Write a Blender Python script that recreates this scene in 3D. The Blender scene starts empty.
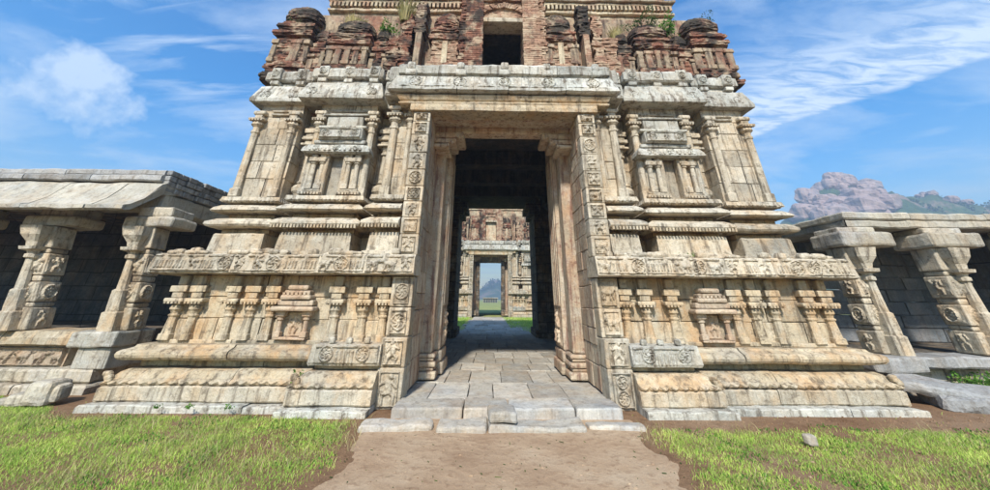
import bpy, math, random
import numpy as np
from mathutils import Vector, Matrix, noise
R = math.radians
sc = bpy.context.scene
col = sc.collection
random.seed(7)

# ------------------------------------------------------------------ materials
class NT:
    def __init__(s, name):
        s.m = bpy.data.materials.new(name); s.m.use_nodes = True
        s.t = s.m.node_tree; s.t.nodes.clear()
        s.out = s.n('ShaderNodeOutputMaterial'); s.b = s.n('ShaderNodeBsdfPrincipled')
        s.l(s.b.outputs[0], s.out.inputs[0])
        s.geo = s.n('ShaderNodeNewGeometry')
    def n(s, k, **kw):
        x = s.t.nodes.new(k)
        for a, b in kw.items(): setattr(x, a, b)
        return x
    def l(s, a, b): s.t.links.new(a, b)
    def mapv(s, scale, src=None, loc=(0,0,0)):
        m = s.n('ShaderNodeMapping'); m.inputs['Scale'].default_value = scale; m.inputs['Location'].default_value = loc
        s.l(src or s.geo.outputs['Position'], m.inputs[0]); return m.outputs[0]
    def noise(s, scale, detail=6, rough=.6, vec=None, dist=0.0):
        x = s.n('ShaderNodeTexNoise'); x.inputs['Scale'].default_value = scale
        x.inputs['Detail'].default_value = detail; x.inputs['Roughness'].default_value = rough
        x.inputs['Distortion'].default_value = dist
        s.l(vec or s.geo.outputs['Position'], x.inputs['Vector']); return x.outputs['Fac']
    def voro(s, scale, vec=None, feature='F1'):
        x = s.n('ShaderNodeTexVoronoi'); x.feature = feature; x.inputs['Scale'].default_value = scale
        s.l(vec or s.geo.outputs['Position'], x.inputs['Vector']); return x
    def ramp(s, fac, stops):
        x = s.n('ShaderNodeValToRGB'); e = x.color_ramp.elements
        while len(e) < len(stops): e.new(.5)
        for i, (p, c) in enumerate(stops):
            e[i].position = p
            if not isinstance(c, (tuple, list)): c = (c, c, c)
            e[i].color = (*c, 1)
        s.l(fac, x.inputs[0]); return x.outputs[0]
    def mix(s, fac, a, b, mode='MIX'):
        x = s.n('ShaderNodeMix'); x.data_type = 'RGBA'; x.blend_type = mode
        for inp, v in ((x.inputs[0], fac), (x.inputs[6], a), (x.inputs[7], b)):
            if isinstance(v, (int, float)): inp.default_value = v
            elif isinstance(v, (tuple, list)): inp.default_value = (*v, 1)
            else: s.l(v, inp)
        return x.outputs[2]
    def math(s, op, a, b=0.0):
        x = s.n('ShaderNodeMath'); x.operation = op
        for i, v in enumerate((a, b)):
            if isinstance(v, (int, float)): x.inputs[i].default_value = v
            else: s.l(v, x.inputs[i])
        return x.outputs[0]
    def bump(s, h, dist, strength=1.0, prev=None):
        x = s.n('ShaderNodeBump'); x.inputs['Distance'].default_value = dist; x.inputs['Strength'].default_value = strength
        s.l(h, x.inputs['Height'])
        if prev: s.l(prev, x.inputs['Normal'])
        return x.outputs[0]
    def fin(s, colr, rough=.9, nrm=None, spec=.25):
        if isinstance(colr, (tuple, list)): s.b.inputs['Base Color'].default_value = (*colr, 1)
        else: s.l(colr, s.b.inputs['Base Color'])
        s.b.inputs['Roughness'].default_value = rough
        s.b.inputs['Specular IOR Level'].default_value = spec
        if nrm: s.l(nrm, s.b.inputs['Normal'])
        return s.m

def stone_mat(name, A, B, Cc, stain=(.095,.07,.045), stain_amt=.6, ochre=(.42,.25,.10), ochre_amt=.4, pale=(.55,.53,.47), pale_amt=.3, joints=False, bump=.012, lichen=0.0):
    t = NT(name)
    big = t.noise(.9, 4, .55); mid = t.noise(4.5, 8, .68, dist=.3); fine = t.noise(38, 6, .7)
    base = t.ramp(big, [(.32, A), (.5, B), (.68, Cc)])
    isl = t.geo.outputs['Random Per Island']
    base = t.mix(.85, base, t.ramp(isl, [(0, .66), (.5, .94), (1, 1.2)]), 'MULTIPLY')
    base = t.mix(t.math('MULTIPLY', t.ramp(t.noise(2.3, 6, .65, t.mapv((1,1,.6), loc=(3,8,1))), [(.46, 0), (.62, 1)]), ochre_amt), base, ochre)
    base = t.mix(t.math('MULTIPLY', t.ramp(t.noise(3.1, 7, .7, t.mapv((1,1,1), loc=(11,2,5))), [(.5, 0), (.64, 1)]), pale_amt), base, pale)
    streak = t.noise(1.0, 7, .7, t.mapv((10,10,1.0)))
    base = t.mix(t.math('MULTIPLY', t.ramp(streak, [(.51, 0), (.64, 1)]), stain_amt), base, stain)
    blot = t.noise(6.5, 8, .75, t.mapv((1,1,1.4), loc=(7,7,7)))
    base = t.mix(t.math('MULTIPLY', t.ramp(blot, [(.55, 0), (.62, 1)]), stain_amt*.75), base, stain)
    if lichen:
        base = t.mix(t.math('MULTIPLY', t.ramp(t.noise(1.7, 8, .7, t.mapv((1,1,1), loc=(1,9,3))), [(.42, 0), (.6, 1)]), lichen), base, (.02,.02,.018))
    base = t.mix(.55, base, t.ramp(fine, [(.3, .62), (.7, 1.25)]), 'MULTIPLY')
    base = t.mix(.5, base, t.ramp(mid, [(.3, .7), (.7, 1.2)]), 'MULTIPLY')
    h = t.math('ADD', t.math('MULTIPLY', mid, 1.6), t.math('MULTIPLY', fine, .45))
    nb = t.bump(h, bump*2.2, .85)
    if joints:
        sx = t.n('ShaderNodeSeparateXYZ'); t.l(t.geo.outputs['Position'], sx.inputs[0])
        cb = t.n('ShaderNodeCombineXYZ')
        wob = t.math('MULTIPLY', t.noise(1.3, 3), .12)
        t.l(t.math('ADD', t.math('ADD', sx.outputs[0], sx.outputs[1]), wob), cb.inputs[0]); t.l(t.math('ADD', sx.outputs[2], wob), cb.inputs[1])
        br = t.n('ShaderNodeTexBrick'); t.l(cb.outputs[0], br.inputs[0])
        br.inputs['Scale'].default_value = 1; br.inputs['Brick Width'].default_value = .72; br.inputs['Row Height'].default_value = .36
        br.inputs['Mortar Size'].default_value = .012; br.inputs['Color1'].default_value = (.75,.75,.75,1); br.inputs['Color2'].default_value = (1.1,1.1,1.1,1)
        br.inputs['Mortar'].default_value = (.25,.22,.18,1)
        base = t.mix(1, base, br.outputs[0], 'MULTIPLY')
        nb = t.bump(t.math('SUBTRACT', 1.0, br.outputs['Fac']), .02, .8, nb)
    return t.fin(base, .92, nb)

M = {}
M['pale'] = stone_mat('pale_granite', (.42,.355,.25), (.51,.44,.325), (.38,.35,.28), stain_amt=.75, ochre_amt=.5, ochre=(.46,.30,.15), pale=(.60,.56,.45), pale_amt=.42)
M['warm'] = stone_mat('warm_granite', (.44,.34,.21), (.51,.42,.28), (.40,.35,.26), stain_amt=.75, ochre=(.47,.27,.115), ochre_amt=.6, pale=(.57,.52,.41), pale_amt=.35)
M['grey'] = stone_mat('grey_granite', (.38,.34,.26), (.47,.42,.32), (.32,.31,.28), stain_amt=.6, ochre_amt=.22, pale=(.50,.49,.45), pale_amt=.35)
M['cool'] = stone_mat('cool_granite', (.27,.27,.26), (.34,.33,.30), (.24,.25,.26), stain_amt=.45, ochre_amt=.12, pale=(.44,.45,.44), pale_amt=.35)
M['jamb'] = stone_mat('jamb_granite', (.45,.36,.25), (.54,.45,.32), (.44,.29,.20), stain=(.16,.07,.05), stain_amt=.8, ochre=(.45,.24,.12), ochre_amt=.5, pale=(.55,.52,.44), pale_amt=.35)
M['dark'] = stone_mat('sooty_stone', (.085,.075,.062), (.11,.095,.075), (.07,.065,.06), stain=(.02,.018,.015), joints=True)  # grey stone with the shade of the interiors put into its colour
M['sootplaster'] = stone_mat('sooty_plaster', (.34,.25,.16), (.44,.34,.22), (.28,.20,.14), stain=(.05,.035,.03), stain_amt=.8, ochre=(.24,.10,.06), ochre_amt=.8, pale=(.52,.45,.33), pale_amt=.35, lichen=.35)
M['dimwall'] = stone_mat('dim_masonry', (.05,.055,.06), (.07,.072,.075), (.045,.05,.055), stain=(.015,.015,.015), ochre_amt=.1, pale_amt=.1, joints=True)  # pavilion back wall, its colour darkened to stand in for indoor shade
M['soot'] = stone_mat('black_soot_stone', (.035,.032,.03), (.05,.045,.04), (.03,.03,.028), stain=(.01,.01,.01), ochre_amt=.1, pale_amt=.05)  # near-black stone: the darkness of passage and porch painted into the colour
M['palegrey'] = stone_mat('pale_grey_granite', (.40,.385,.32), (.50,.48,.40), (.33,.34,.30), stain_amt=.8, ochre_amt=.2, pale=(.60,.59,.54), pale_amt=.4)
M['cleanplaster'] = M['pale']
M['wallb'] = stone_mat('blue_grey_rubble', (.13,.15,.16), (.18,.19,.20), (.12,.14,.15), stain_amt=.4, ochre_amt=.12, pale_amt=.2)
M['roofstone'] = stone_mat('roof_stone', (.36,.34,.28), (.44,.40,.31), (.30,.31,.29), stain_amt=.4, ochre_amt=.2)
M['plaster'] = stone_mat('old_plaster', (.52,.42,.27), (.58,.49,.33), (.48,.37,.23), stain_amt=.65, ochre=(.34,.15,.08), ochre_amt=.6, pale=(.62,.56,.42), lichen=.25)
M['slab'] = stone_mat('paving_stone', (.38,.35,.30), (.47,.43,.35), (.34,.34,.32), stain_amt=.35, ochre_amt=.25, pale_amt=.3, bump=.006)

def brick_mat(name, lichen, cols=((.14,.06,.04),(.24,.105,.065),(.33,.19,.12))):
    t = NT(name)
    isl = t.geo.outputs['Random Per Island']
    sx = t.n('ShaderNodeSeparateXYZ'); t.l(t.geo.outputs['Position'], sx.inputs[0])
    cb = t.n('ShaderNodeCombineXYZ'); t.l(t.math('ADD', sx.outputs[0], sx.outputs[1]), cb.inputs[0]); t.l(sx.outputs[2], cb.inputs[1])
    br = t.n('ShaderNodeTexBrick'); t.l(cb.outputs[0], br.inputs[0])
    br.inputs['Scale'].default_value = 1; br.inputs['Brick Width'].default_value = .21; br.inputs['Row Height'].default_value = .06
    br.inputs['Mortar Size'].default_value = .008; br.inputs['Color1'].default_value = (.6,.6,.6,1); br.inputs['Color2'].default_value = (1.25,1.25,1.25,1)
    br.inputs['Mortar'].default_value = (.5,.45,.4,1)
    n1 = t.noise(3.2, 8, .7); fine = t.noise(45, 5, .7)
    base = t.ramp(n1, [(.3, cols[0]), (.5, cols[1]), (.7, cols[2])])
    base = t.mix(1, base, br.outputs[0], 'MULTIPLY')
    base = t.mix(t.math('MULTIPLY', t.ramp(t.noise(2.6, 7, .7, t.mapv((1,1,1), loc=(5,1,2))), [(.49, 0), (.58, 1)]), .75), base, (.46,.36,.24))
    base = t.mix(t.math('MULTIPLY', t.ramp(t.noise(1.9, 8, .72, t.mapv((1,1,1), loc=(2,2,9))), [(.55-.3*lichen, 0), (.68-.3*lichen, 1)]), .9), base, (.025,.024,.02))
    base = t.mix(.6, base, t.ramp(fine, [(.3, .6), (.7, 1.3)]), 'MULTIPLY')
    h = t.math('ADD', t.math('MULTIPLY', n1, 1.0), t.math('MULTIPLY', fine, .5))
    return t.fin(base, .95, t.bump(h, .03, .9))
M['brick'] = brick_mat('old_brick', .33)
M['brickpink'] = brick_mat('pink_brick', .0, ((.26,.13,.085),(.37,.23,.15),(.46,.34,.23)))
M['lichen'] = brick_mat('lichen_brick', .42, ((.10,.055,.04),(.17,.10,.07),(.30,.24,.17)))

def ground_mat():
    t = NT('soil')
    n1 = t.noise(.5, 6, .6); n2 = t.noise(5, 8, .7); n3 = t.noise(60, 5, .75)
    base = t.ramp(n1, [(.3, (.17,.095,.05)), (.5, (.24,.145,.08)), (.7, (.30,.20,.12))])
    base = t.mix(t.math('MULTIPLY', t.ramp(n2, [(.5, 0), (.62, 1)]), .5), base, (.12,.065,.035))
    base = t.mix(.8, base, t.ramp(n3, [(.3, .5), (.7, 1.4)]), 'MULTIPLY')
    # far land turns to pasture
    sx = t.n('ShaderNodeSeparateXYZ'); t.l(t.geo.outputs['Position'], sx.inputs[0])
    far = t.math('ADD', sx.outputs[1], t.math('MULTIPLY', t.noise(.25, 5), 5))
    far = t.ramp(t.math('MULTIPLY', far, .05), [(.65, 0), (.75, 1)])
    gr = t.ramp(t.noise(.7, 8, .7), [(.35, (.22,.25,.08)), (.6, (.34,.35,.13)), (.75, (.42,.38,.20))])
    base = t.mix(far, base, gr)
    return t.fin(base, .97, t.bump(t.math('ADD', n2, t.math('MULTIPLY', n3, .5)), .03, .9), .1)
M['ground'] = ground_mat()
def path_mat():
    t = NT('path_soil')
    n1 = t.noise(1.1, 7, .65); n2 = t.noise(9, 8, .7); n3 = t.noise(110, 4, .8)
    base = t.ramp(n1, [(.32, (.36,.235,.14)), (.5, (.47,.33,.205)), (.7, (.55,.42,.28))])
    base = t.mix(t.math('MULTIPLY', t.ramp(n2, [(.52, 0), (.64, 1)]), .6), base, (.27,.165,.095))
    base = t.mix(.55, base, t.ramp(n3, [(.3, .55), (.7, 1.3)]), 'MULTIPLY')
    return t.fin(base, .97, t.bump(t.math('ADD', n2, t.math('MULTIPLY', n3, .4)), .03, .9), .1)
M['path'] = path_mat()
def leaf_mat(name, c1, c2, c3, scale=3.0):
    t = NT(name)
    isl = t.geo.outputs['Random Per Island']
    a = t.ramp(isl, [(0, c1), (.55, c2), (1, c3)])
    a = t.mix(.6, a, t.ramp(t.noise(scale, 4), [(.35, (.5,.6,.5)), (.65, (1.35,1.25,1.1))]), 'MULTIPLY')
    t.b.inputs['Transmission Weight'].default_value = 0
    m = t.fin(a, .7, None, .2)
    tr = t.n('ShaderNodeBsdfTranslucent'); t.l(a, tr.inputs[0])
    mx = t.n('ShaderNodeMixShader'); mx.inputs[0].default_value = .35
    t.l(t.b.outputs[0], mx.inputs[1]); t.l(tr.outputs[0], mx.inputs[2]); t.l(mx.outputs[0], t.out.inputs[0])
    return m
M['grass'] = leaf_mat('grass_blades', (.24,.44,.05), (.43,.60,.11), (.66,.67,.25), 1.5)
M['fern'] = leaf_mat('fern_leaf', (.05,.14,.02), (.10,.24,.03), (.2,.32,.06))
M['straw'] = leaf_mat('dry_grass', (.30,.27,.10), (.42,.36,.17), (.5,.45,.25))
M['bush'] = leaf_mat('bush_leaf', (.025,.06,.012), (.05,.10,.02), (.09,.14,.03))
def boulder_mat():
    t = NT('boulder_rock')
    base = t.ramp(t.noise(.07, 6, .6), [(.35, (.37,.26,.22)), (.5, (.45,.33,.28)), (.68, (.29,.25,.24))])
    base = t.mix(.85, base, t.ramp(t.geo.outputs['Random Per Island'], [(0, .6), (1, 1.2)]), 'MULTIPLY')
    base = t.mix(t.ramp(t.noise(.5, 6, .7, t.mapv((1,1,.25))), [(.52, 0), (.66, .8)]), base, (.10,.08,.075))
    return t.fin(base, .95, t.bump(t.noise(.6, 8, .7), .8, .8))
M['boulder'] = boulder_mat()
def hill_mat():
    t = NT('hill_scrub')
    base = t.ramp(t.noise(.045, 8, .7), [(.38, (.05,.09,.03)), (.52, (.08,.13,.04)), (.62, (.30,.22,.16))])
    base = t.mix(.8, base, t.ramp(t.noise(.6, 6, .7), [(.35, .5), (.65, 1.4)]), 'MULTIPLY')
    return t.fin(base, .95, t.bump(t.noise(.25, 8, .7), 2.5, 1))
M['hill'] = hill_mat()

# ------------------------------------------------------------------ mesh tools
class MB:
    def __init__(s): s.v = []; s.f = []
    def add(s, vs, fs):
        b = len(s.v); s.v.extend(vs); s.f.extend([tuple(i+b for i in f) for f in fs])
    def box(s, x0, x1, y0, y1, z0, z1, j=0):
        p = [(x, y, z) for z in (z0, z1) for y in (y0, y1) for x in (x0, x1)]
        if j: p = [(a+random.uniform(-j, j), b+random.uniform(-j, j), c+random.uniform(-j, j)) for a, b, c in p]
        s.add(p, [(0,2,3,1), (4,5,7,6), (0,1,5,4), (2,6,7,3), (0,4,6,2), (1,3,7,5)])
    def loft(s, rings, closed=True, caps=True):
        n = len(rings[0]); b = len(s.v)
        for r in rings: s.v.extend(r)
        for i in range(len(rings)-1):
            for k in range(n if closed else n-1):
                a = b+i*n+k; c = b+i*n+(k+1) % n
                s.f.append((a, c, c+n, a+n))
        if caps:
            s.f.append(tuple(b+k for k in reversed(range(n))))
            s.f.append(tuple(b+(len(rings)-1)*n+k for k in range(n)))
    def build(s, name, mat, parent=None, smooth=False):
        me = bpy.data.meshes.new(name); me.from_pydata(s.v, [], s.f); me.materials.append(M[mat] if isinstance(mat, str) else mat)
        if smooth: me.polygons.foreach_set('use_smooth', [True]*len(me.polygons))
        me.update()
        o = bpy.data.objects.new(name, me); col.objects.link(o)
        if parent: o.parent = parent
        return o

def wob(p, amp, f=3.0, seed=0.0):
    v = noise.noise_vector(Vector((p[0]*f+seed, p[1]*f, p[2]*f)))
    w = noise.noise_vector(Vector((p[0]*f*4+seed, p[1]*f*4+5, p[2]*f*4)))
    return (p[0]+(v.x+.35*w.x)*amp, p[1]+(v.y+.35*w.y)*amp, p[2]+(v.z+.35*w.z)*amp)

def stone(mb, x0, x1, y0, y1, z0, z1, r=.03, res=.12, amp=.012, rot=None, seed=None, n=None):
    """a worn block: rounded, finely divided and roughened"""
    c = Vector(((x0+x1)/2, (y0+y1)/2, (z0+z1)/2)); h = Vector(((x1-x0)/2, (y1-y0)/2, (z1-z0)/2))
    r = min(r, min(h)*.95)
    sd = random.uniform(0, 99) if seed is None else seed
    N = [max(2, min(14, int(2*h[i]/res)+2)) if n is None else n for i in range(3)]
    def axis(i):
        a = np.linspace(-h[i], h[i], N[i]+1)
        if N[i] >= 3: a[1] = -h[i]+r; a[-2] = h[i]-r
        return list(a)
    A = [axis(0), axis(1), axis(2)]
    for ax in range(3):
        u, w = (ax+1) % 3, (ax+2) % 3
        for sg in (-1, 1):
            vs = []; fs = []
            for a in A[u]:
                for b in A[w]:
                    p = Vector((0,0,0)); p[ax] = sg*h[ax]; p[u] = a; p[w] = b
                    q = Vector([max(-(h[i]-r), min(h[i]-r, p[i])) for i in range(3)])
                    d = p-q
                    if d.length > 0: p = q+d.normalized()*r
                    if rot: p = rot @ p
                    vs.append(wob(p+c, amp, 2.5, sd))
            m = len(A[w])
            for i in range(len(A[u])-1):
                for k in range(m-1):
                    f = (i*m+k, (i+1)*m+k, (i+1)*m+k+1, i*m+k+1)
                    fs.append(f if sg > 0 else f[::-1])
            mb.add(vs, fs)

def weld(o, d=.0004):
    import bmesh
    bm = bmesh.new(); bm.from_mesh(o.data); bmesh.ops.remove_doubles(bm, verts=bm.verts, dist=d); bm.to_mesh(o.data); bm.free()

def course(mb, plan, prof, blk=(.6, 1.3), gap=.008, res=.10, amp=.011, off=.010, scal=0.0, scw=.16, miss=0.0):
    """one moulded stone course swept along a plan of right-angled runs; prof = closed loop (out, z[, scallop])"""
    runs = []
    for i in range(len(plan)-1):
        a, b = Vector(plan[i]), Vector(plan[i+1]); d = (b-a); L = d.length; d /= L
        runs.append((a, d, L))
    for i, (a, d, L) in enumerate(runs):
        n = Vector((d.y, -d.x))
        c0 = 0.0 if i == 0 else (runs[i-1][1].x*d.y-runs[i-1][1].y*d.x)
        c1 = 0.0 if i == len(runs)-1 else (d.x*runs[i+1][1].y-d.y*runs[i+1][1].x)
        # joints
        js = [0.0]
        while L-js[-1] > blk[1]*1.2: js.append(js[-1]+random.uniform(*blk))
        js.append(L)
        if len(js) > 2 and js[-1]-js[-2] < blk[0]*.4: js.pop(-2)
        for k in range(len(js)-1):
            s0, s1 = js[k], js[k+1]
            first, last = k == 0, k == len(js)-2
            g0 = 0 if first else gap; g1 = 0 if last else gap
            oy = random.uniform(-off, off); oz = random.uniform(-off, off)*.6
            if miss and random.random() < miss: oy -= .03
            m = max(1, int((s1-s0)/res)); rings = []
            for q in range(m+1):
                t = q/m; ring = []
                for pr in prof:
                    o = pr[0]; z = pr[1]
                    A = s0+g0 - (o*c0 if first else 0); B = s1-g1 + (o*c1 if last else 0)
                    s = A+(B-A)*t
                    if len(pr) > 2 and scal:
                        w = abs(math.sin(math.pi*s/scw)); o2 = o+pr[2]*scal*(w-.5); z2 = z-pr[2]*scal*.8*(w-.5)
                    else: o2, z2 = o, z
                    P = a+d*s+n*(o2+oy)
                    ring.append(wob((P.x, P.y, z2+oz), amp))
                rings.append(ring)
            # chip the joint edges slightly
            mb.loft([r[::-1] for r in rings])

def rect(z0, z1, o=0.0, back=.25, c=.015):
    return [(-back, z0), (o-c, z0), (o, z0+c), (o, z1-c), (o-c, z1), (-back, z1)]

def sqring(cx, cy, hx, hy, z, cham=.0):
    if cham <= 0: cham = min(hx, hy)*.12
    x0, x1, y0, y1 = cx-hx, cx+hx, cy-hy, cy+hy; c = cham
    return [(x0+c, y0, z), (x1-c, y0, z), (x1, y0+c, z), (x1, y1-c, z), (x1-c, y1, z), (x0+c, y1, z), (x0, y1-c, z), (x0, y0+c, z)]

def shaft(mb, cx, cy, prof, amp=.006, lean=(0, 0), z00=None):
    """turned / faceted shaft: prof = (z, halfwidth, chamfer fraction); .59 is a true octagon"""
    rings = []; z00 = prof[0][0] if z00 is None else z00
    last = None
    for it in prof:
        z, h, cf = it[:3]
        lx, ly = lean[0]*(z-z00), lean[1]*(z-z00)
        rings.append([wob(p, amp, 5) for p in sqring(cx+lx, cy+ly, h, h, z, h*cf)])
    mb.loft(rings)

# relief carving: height fields in metres over a rectangle
def capsule(X, Z, x0, z0, x1, z1, r):
    dx, dz = x1-x0, z1-z0; L = dx*dx+dz*dz+1e-9
    t = np.clip(((X-x0)*dx+(Z-z0)*dz)/L, 0, 1)
    d = np.hypot(X-x0-t*dx, Z-z0-t*dz)
    return np.sqrt(np.clip(1-(d/r)**2, 0, 1))
def h_rosette(X, Z, cx, cz, r, k=8, ph=0):
    d = np.hypot(X-cx, Z-cz)/r; th = np.arctan2(Z-cz, X-cx)
    ring = np.exp(-((d-.88)/.10)**2)
    pet = np.clip(np.cos(k*th/2+ph+d*5), -1, 1)**2*np.exp(-((d-.5)/.25)**2)
    bud = np.exp(-(d/.2)**2)
    return np.where(d < 1.1, np.maximum(np.maximum(ring, pet*.9), bud), 0)
def h_figure(X, Z, cx, cz, s, rs):
    """a dancing or standing figure about s tall"""
    h = capsule(X, Z, cx, cz-.02*s, cx+rs.uniform(-.06, .06)*s, cz+.2*s, .13*s)
    hx = cx+rs.uniform(-.08, .08)*s
    h = np.maximum(h, capsule(X, Z, hx, cz+.38*s, hx, cz+.40*s, .10*s))
    for sg in (-1, 1):
        k1 = (cx+sg*.2*s, cz-rs.uniform(.12, .25)*s); e = (cx+sg*rs.uniform(.05, .25)*s, cz-.45*s)
        h = np.maximum(h, .9*capsule(X, Z, cx+sg*.06*s, cz-.08*s, *k1, .07*s)); h = np.maximum(h, .9*capsule(X, Z, *k1, *e, .055*s))
        k2 = (cx+sg*.27*s, cz+rs.uniform(.02, .2)*s); e2 = (cx+sg*rs.uniform(.1, .38)*s, cz+rs.uniform(.1, .48)*s)
        h = np.maximum(h, .8*capsule(X, Z, cx+sg*.1*s, cz+.22*s, *k2, .05*s)); h = np.maximum(h, .8*capsule(X, Z, *k2, *e2, .045*s))
    return h
def h_beast(X, Z, cx, cz, s, rs):
    """a striding animal about s long"""
    f = rs.choice([-1, 1])
    h = capsule(X, Z, cx-.25*s*f, cz, cx+.2*s*f, cz+.04*s, .16*s)
    h = np.maximum(h, capsule(X, Z, cx+.2*s*f, cz+.05*s, cx+.36*s*f, cz+.22*s, .1*s))
    h = np.maximum(h, capsule(X, Z, cx+.36*s*f, cz+.22*s, cx+.46*s*f, cz+.16*s, .075*s))
    h = np.maximum(h, .8*capsule(X, Z, cx-.38*s*f, cz+.05*s, cx-.46*s*f, cz+.26*s, .04*s))
    for a in (-.3, -.18, .12, .24):
        h = np.maximum(h, .85*capsule(X, Z, cx+a*s*f, cz-.05*s, cx+(a+rs.uniform(-.1, .1))*s*f, cz-.34*s, .055*s))
    return h
def relief(mb, x0, x1, z0, z1, y, fn, depth=.03, res=.012, face='front', frame=.0, amp=.004, tilt=0.0):
    nx = max(4, int((x1-x0)/res)); nz = max(4, int((z1-z0)/res))
    xs = np.linspace(x0, x1, nx+1); zs = np.linspace(z0, z1, nz+1); X, Z = np.meshgrid(xs, zs, indexing='ij')
    H = fn(X, Z)
    if frame:
        d = np.minimum(np.minimum(X-x0, x1-X), np.minimum(Z-z0, z1-Z))
        H = np.where(d < frame, .8, H)
    for ed in (H[0], H[-1], H[:, 0], H[:, -1]): ed[:] = -.6
    vs = []
    for i in range(nx+1):
        for k in range(nz+1):
            t = (Z[i, k]-z0)*tilt
            a = float(X[i, k]); z = float(Z[i, k]); hh = float(H[i, k])
            er = noise.fractal(Vector((a*9, z*9, y*7)), .8, 2.2, 4)
            h = (hh*(.9+.4*er)+(.20*er if hh >= 0 else 0))*depth*1.1
            h += amp*noise.noise(Vector((a*14, z*14, y*3)))
            if face == 'front': vs.append((a, y-h+t, z))
            elif face == '+x': vs.append((y+h, a, z))     # a runs along Y
            else: vs.append((y-h, a, z))
    fs = []; m = nz+1
    for i in range(nx):
        for k in range(nz):
            f = (i*m+k, (i+1)*m+k, (i+1)*m+k+1, i*m+k+1)
            fs.append(f if face != '-x' else f[::-1])
    mb.add(vs, fs)

def tag(o, label=None, cat=None, group=None, kind=None):
    if label: o['label'] = label
    if cat: o['category'] = cat
    if group: o['group'] = group
    if kind: o['kind'] = kind
    return o
def empty(name, loc=(0,0,0)):
    o = bpy.data.objects.new(name, None); o.location = loc; o.empty_display_size = .3; col.objects.link(o); return o
def copy_tree(o, parent=None):
    c = o.copy(); col.objects.link(c)
    if parent: c.parent = parent
    for ch in list(o.children): copy_tree(ch, c)
    return c
def mx(plan, s): # left-half plan -> side s (-1 left as given, +1 mirrored and reversed so that it still runs left to right)
    return plan if s < 0 else [(-x, y) for x, y in reversed(plan)]

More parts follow.
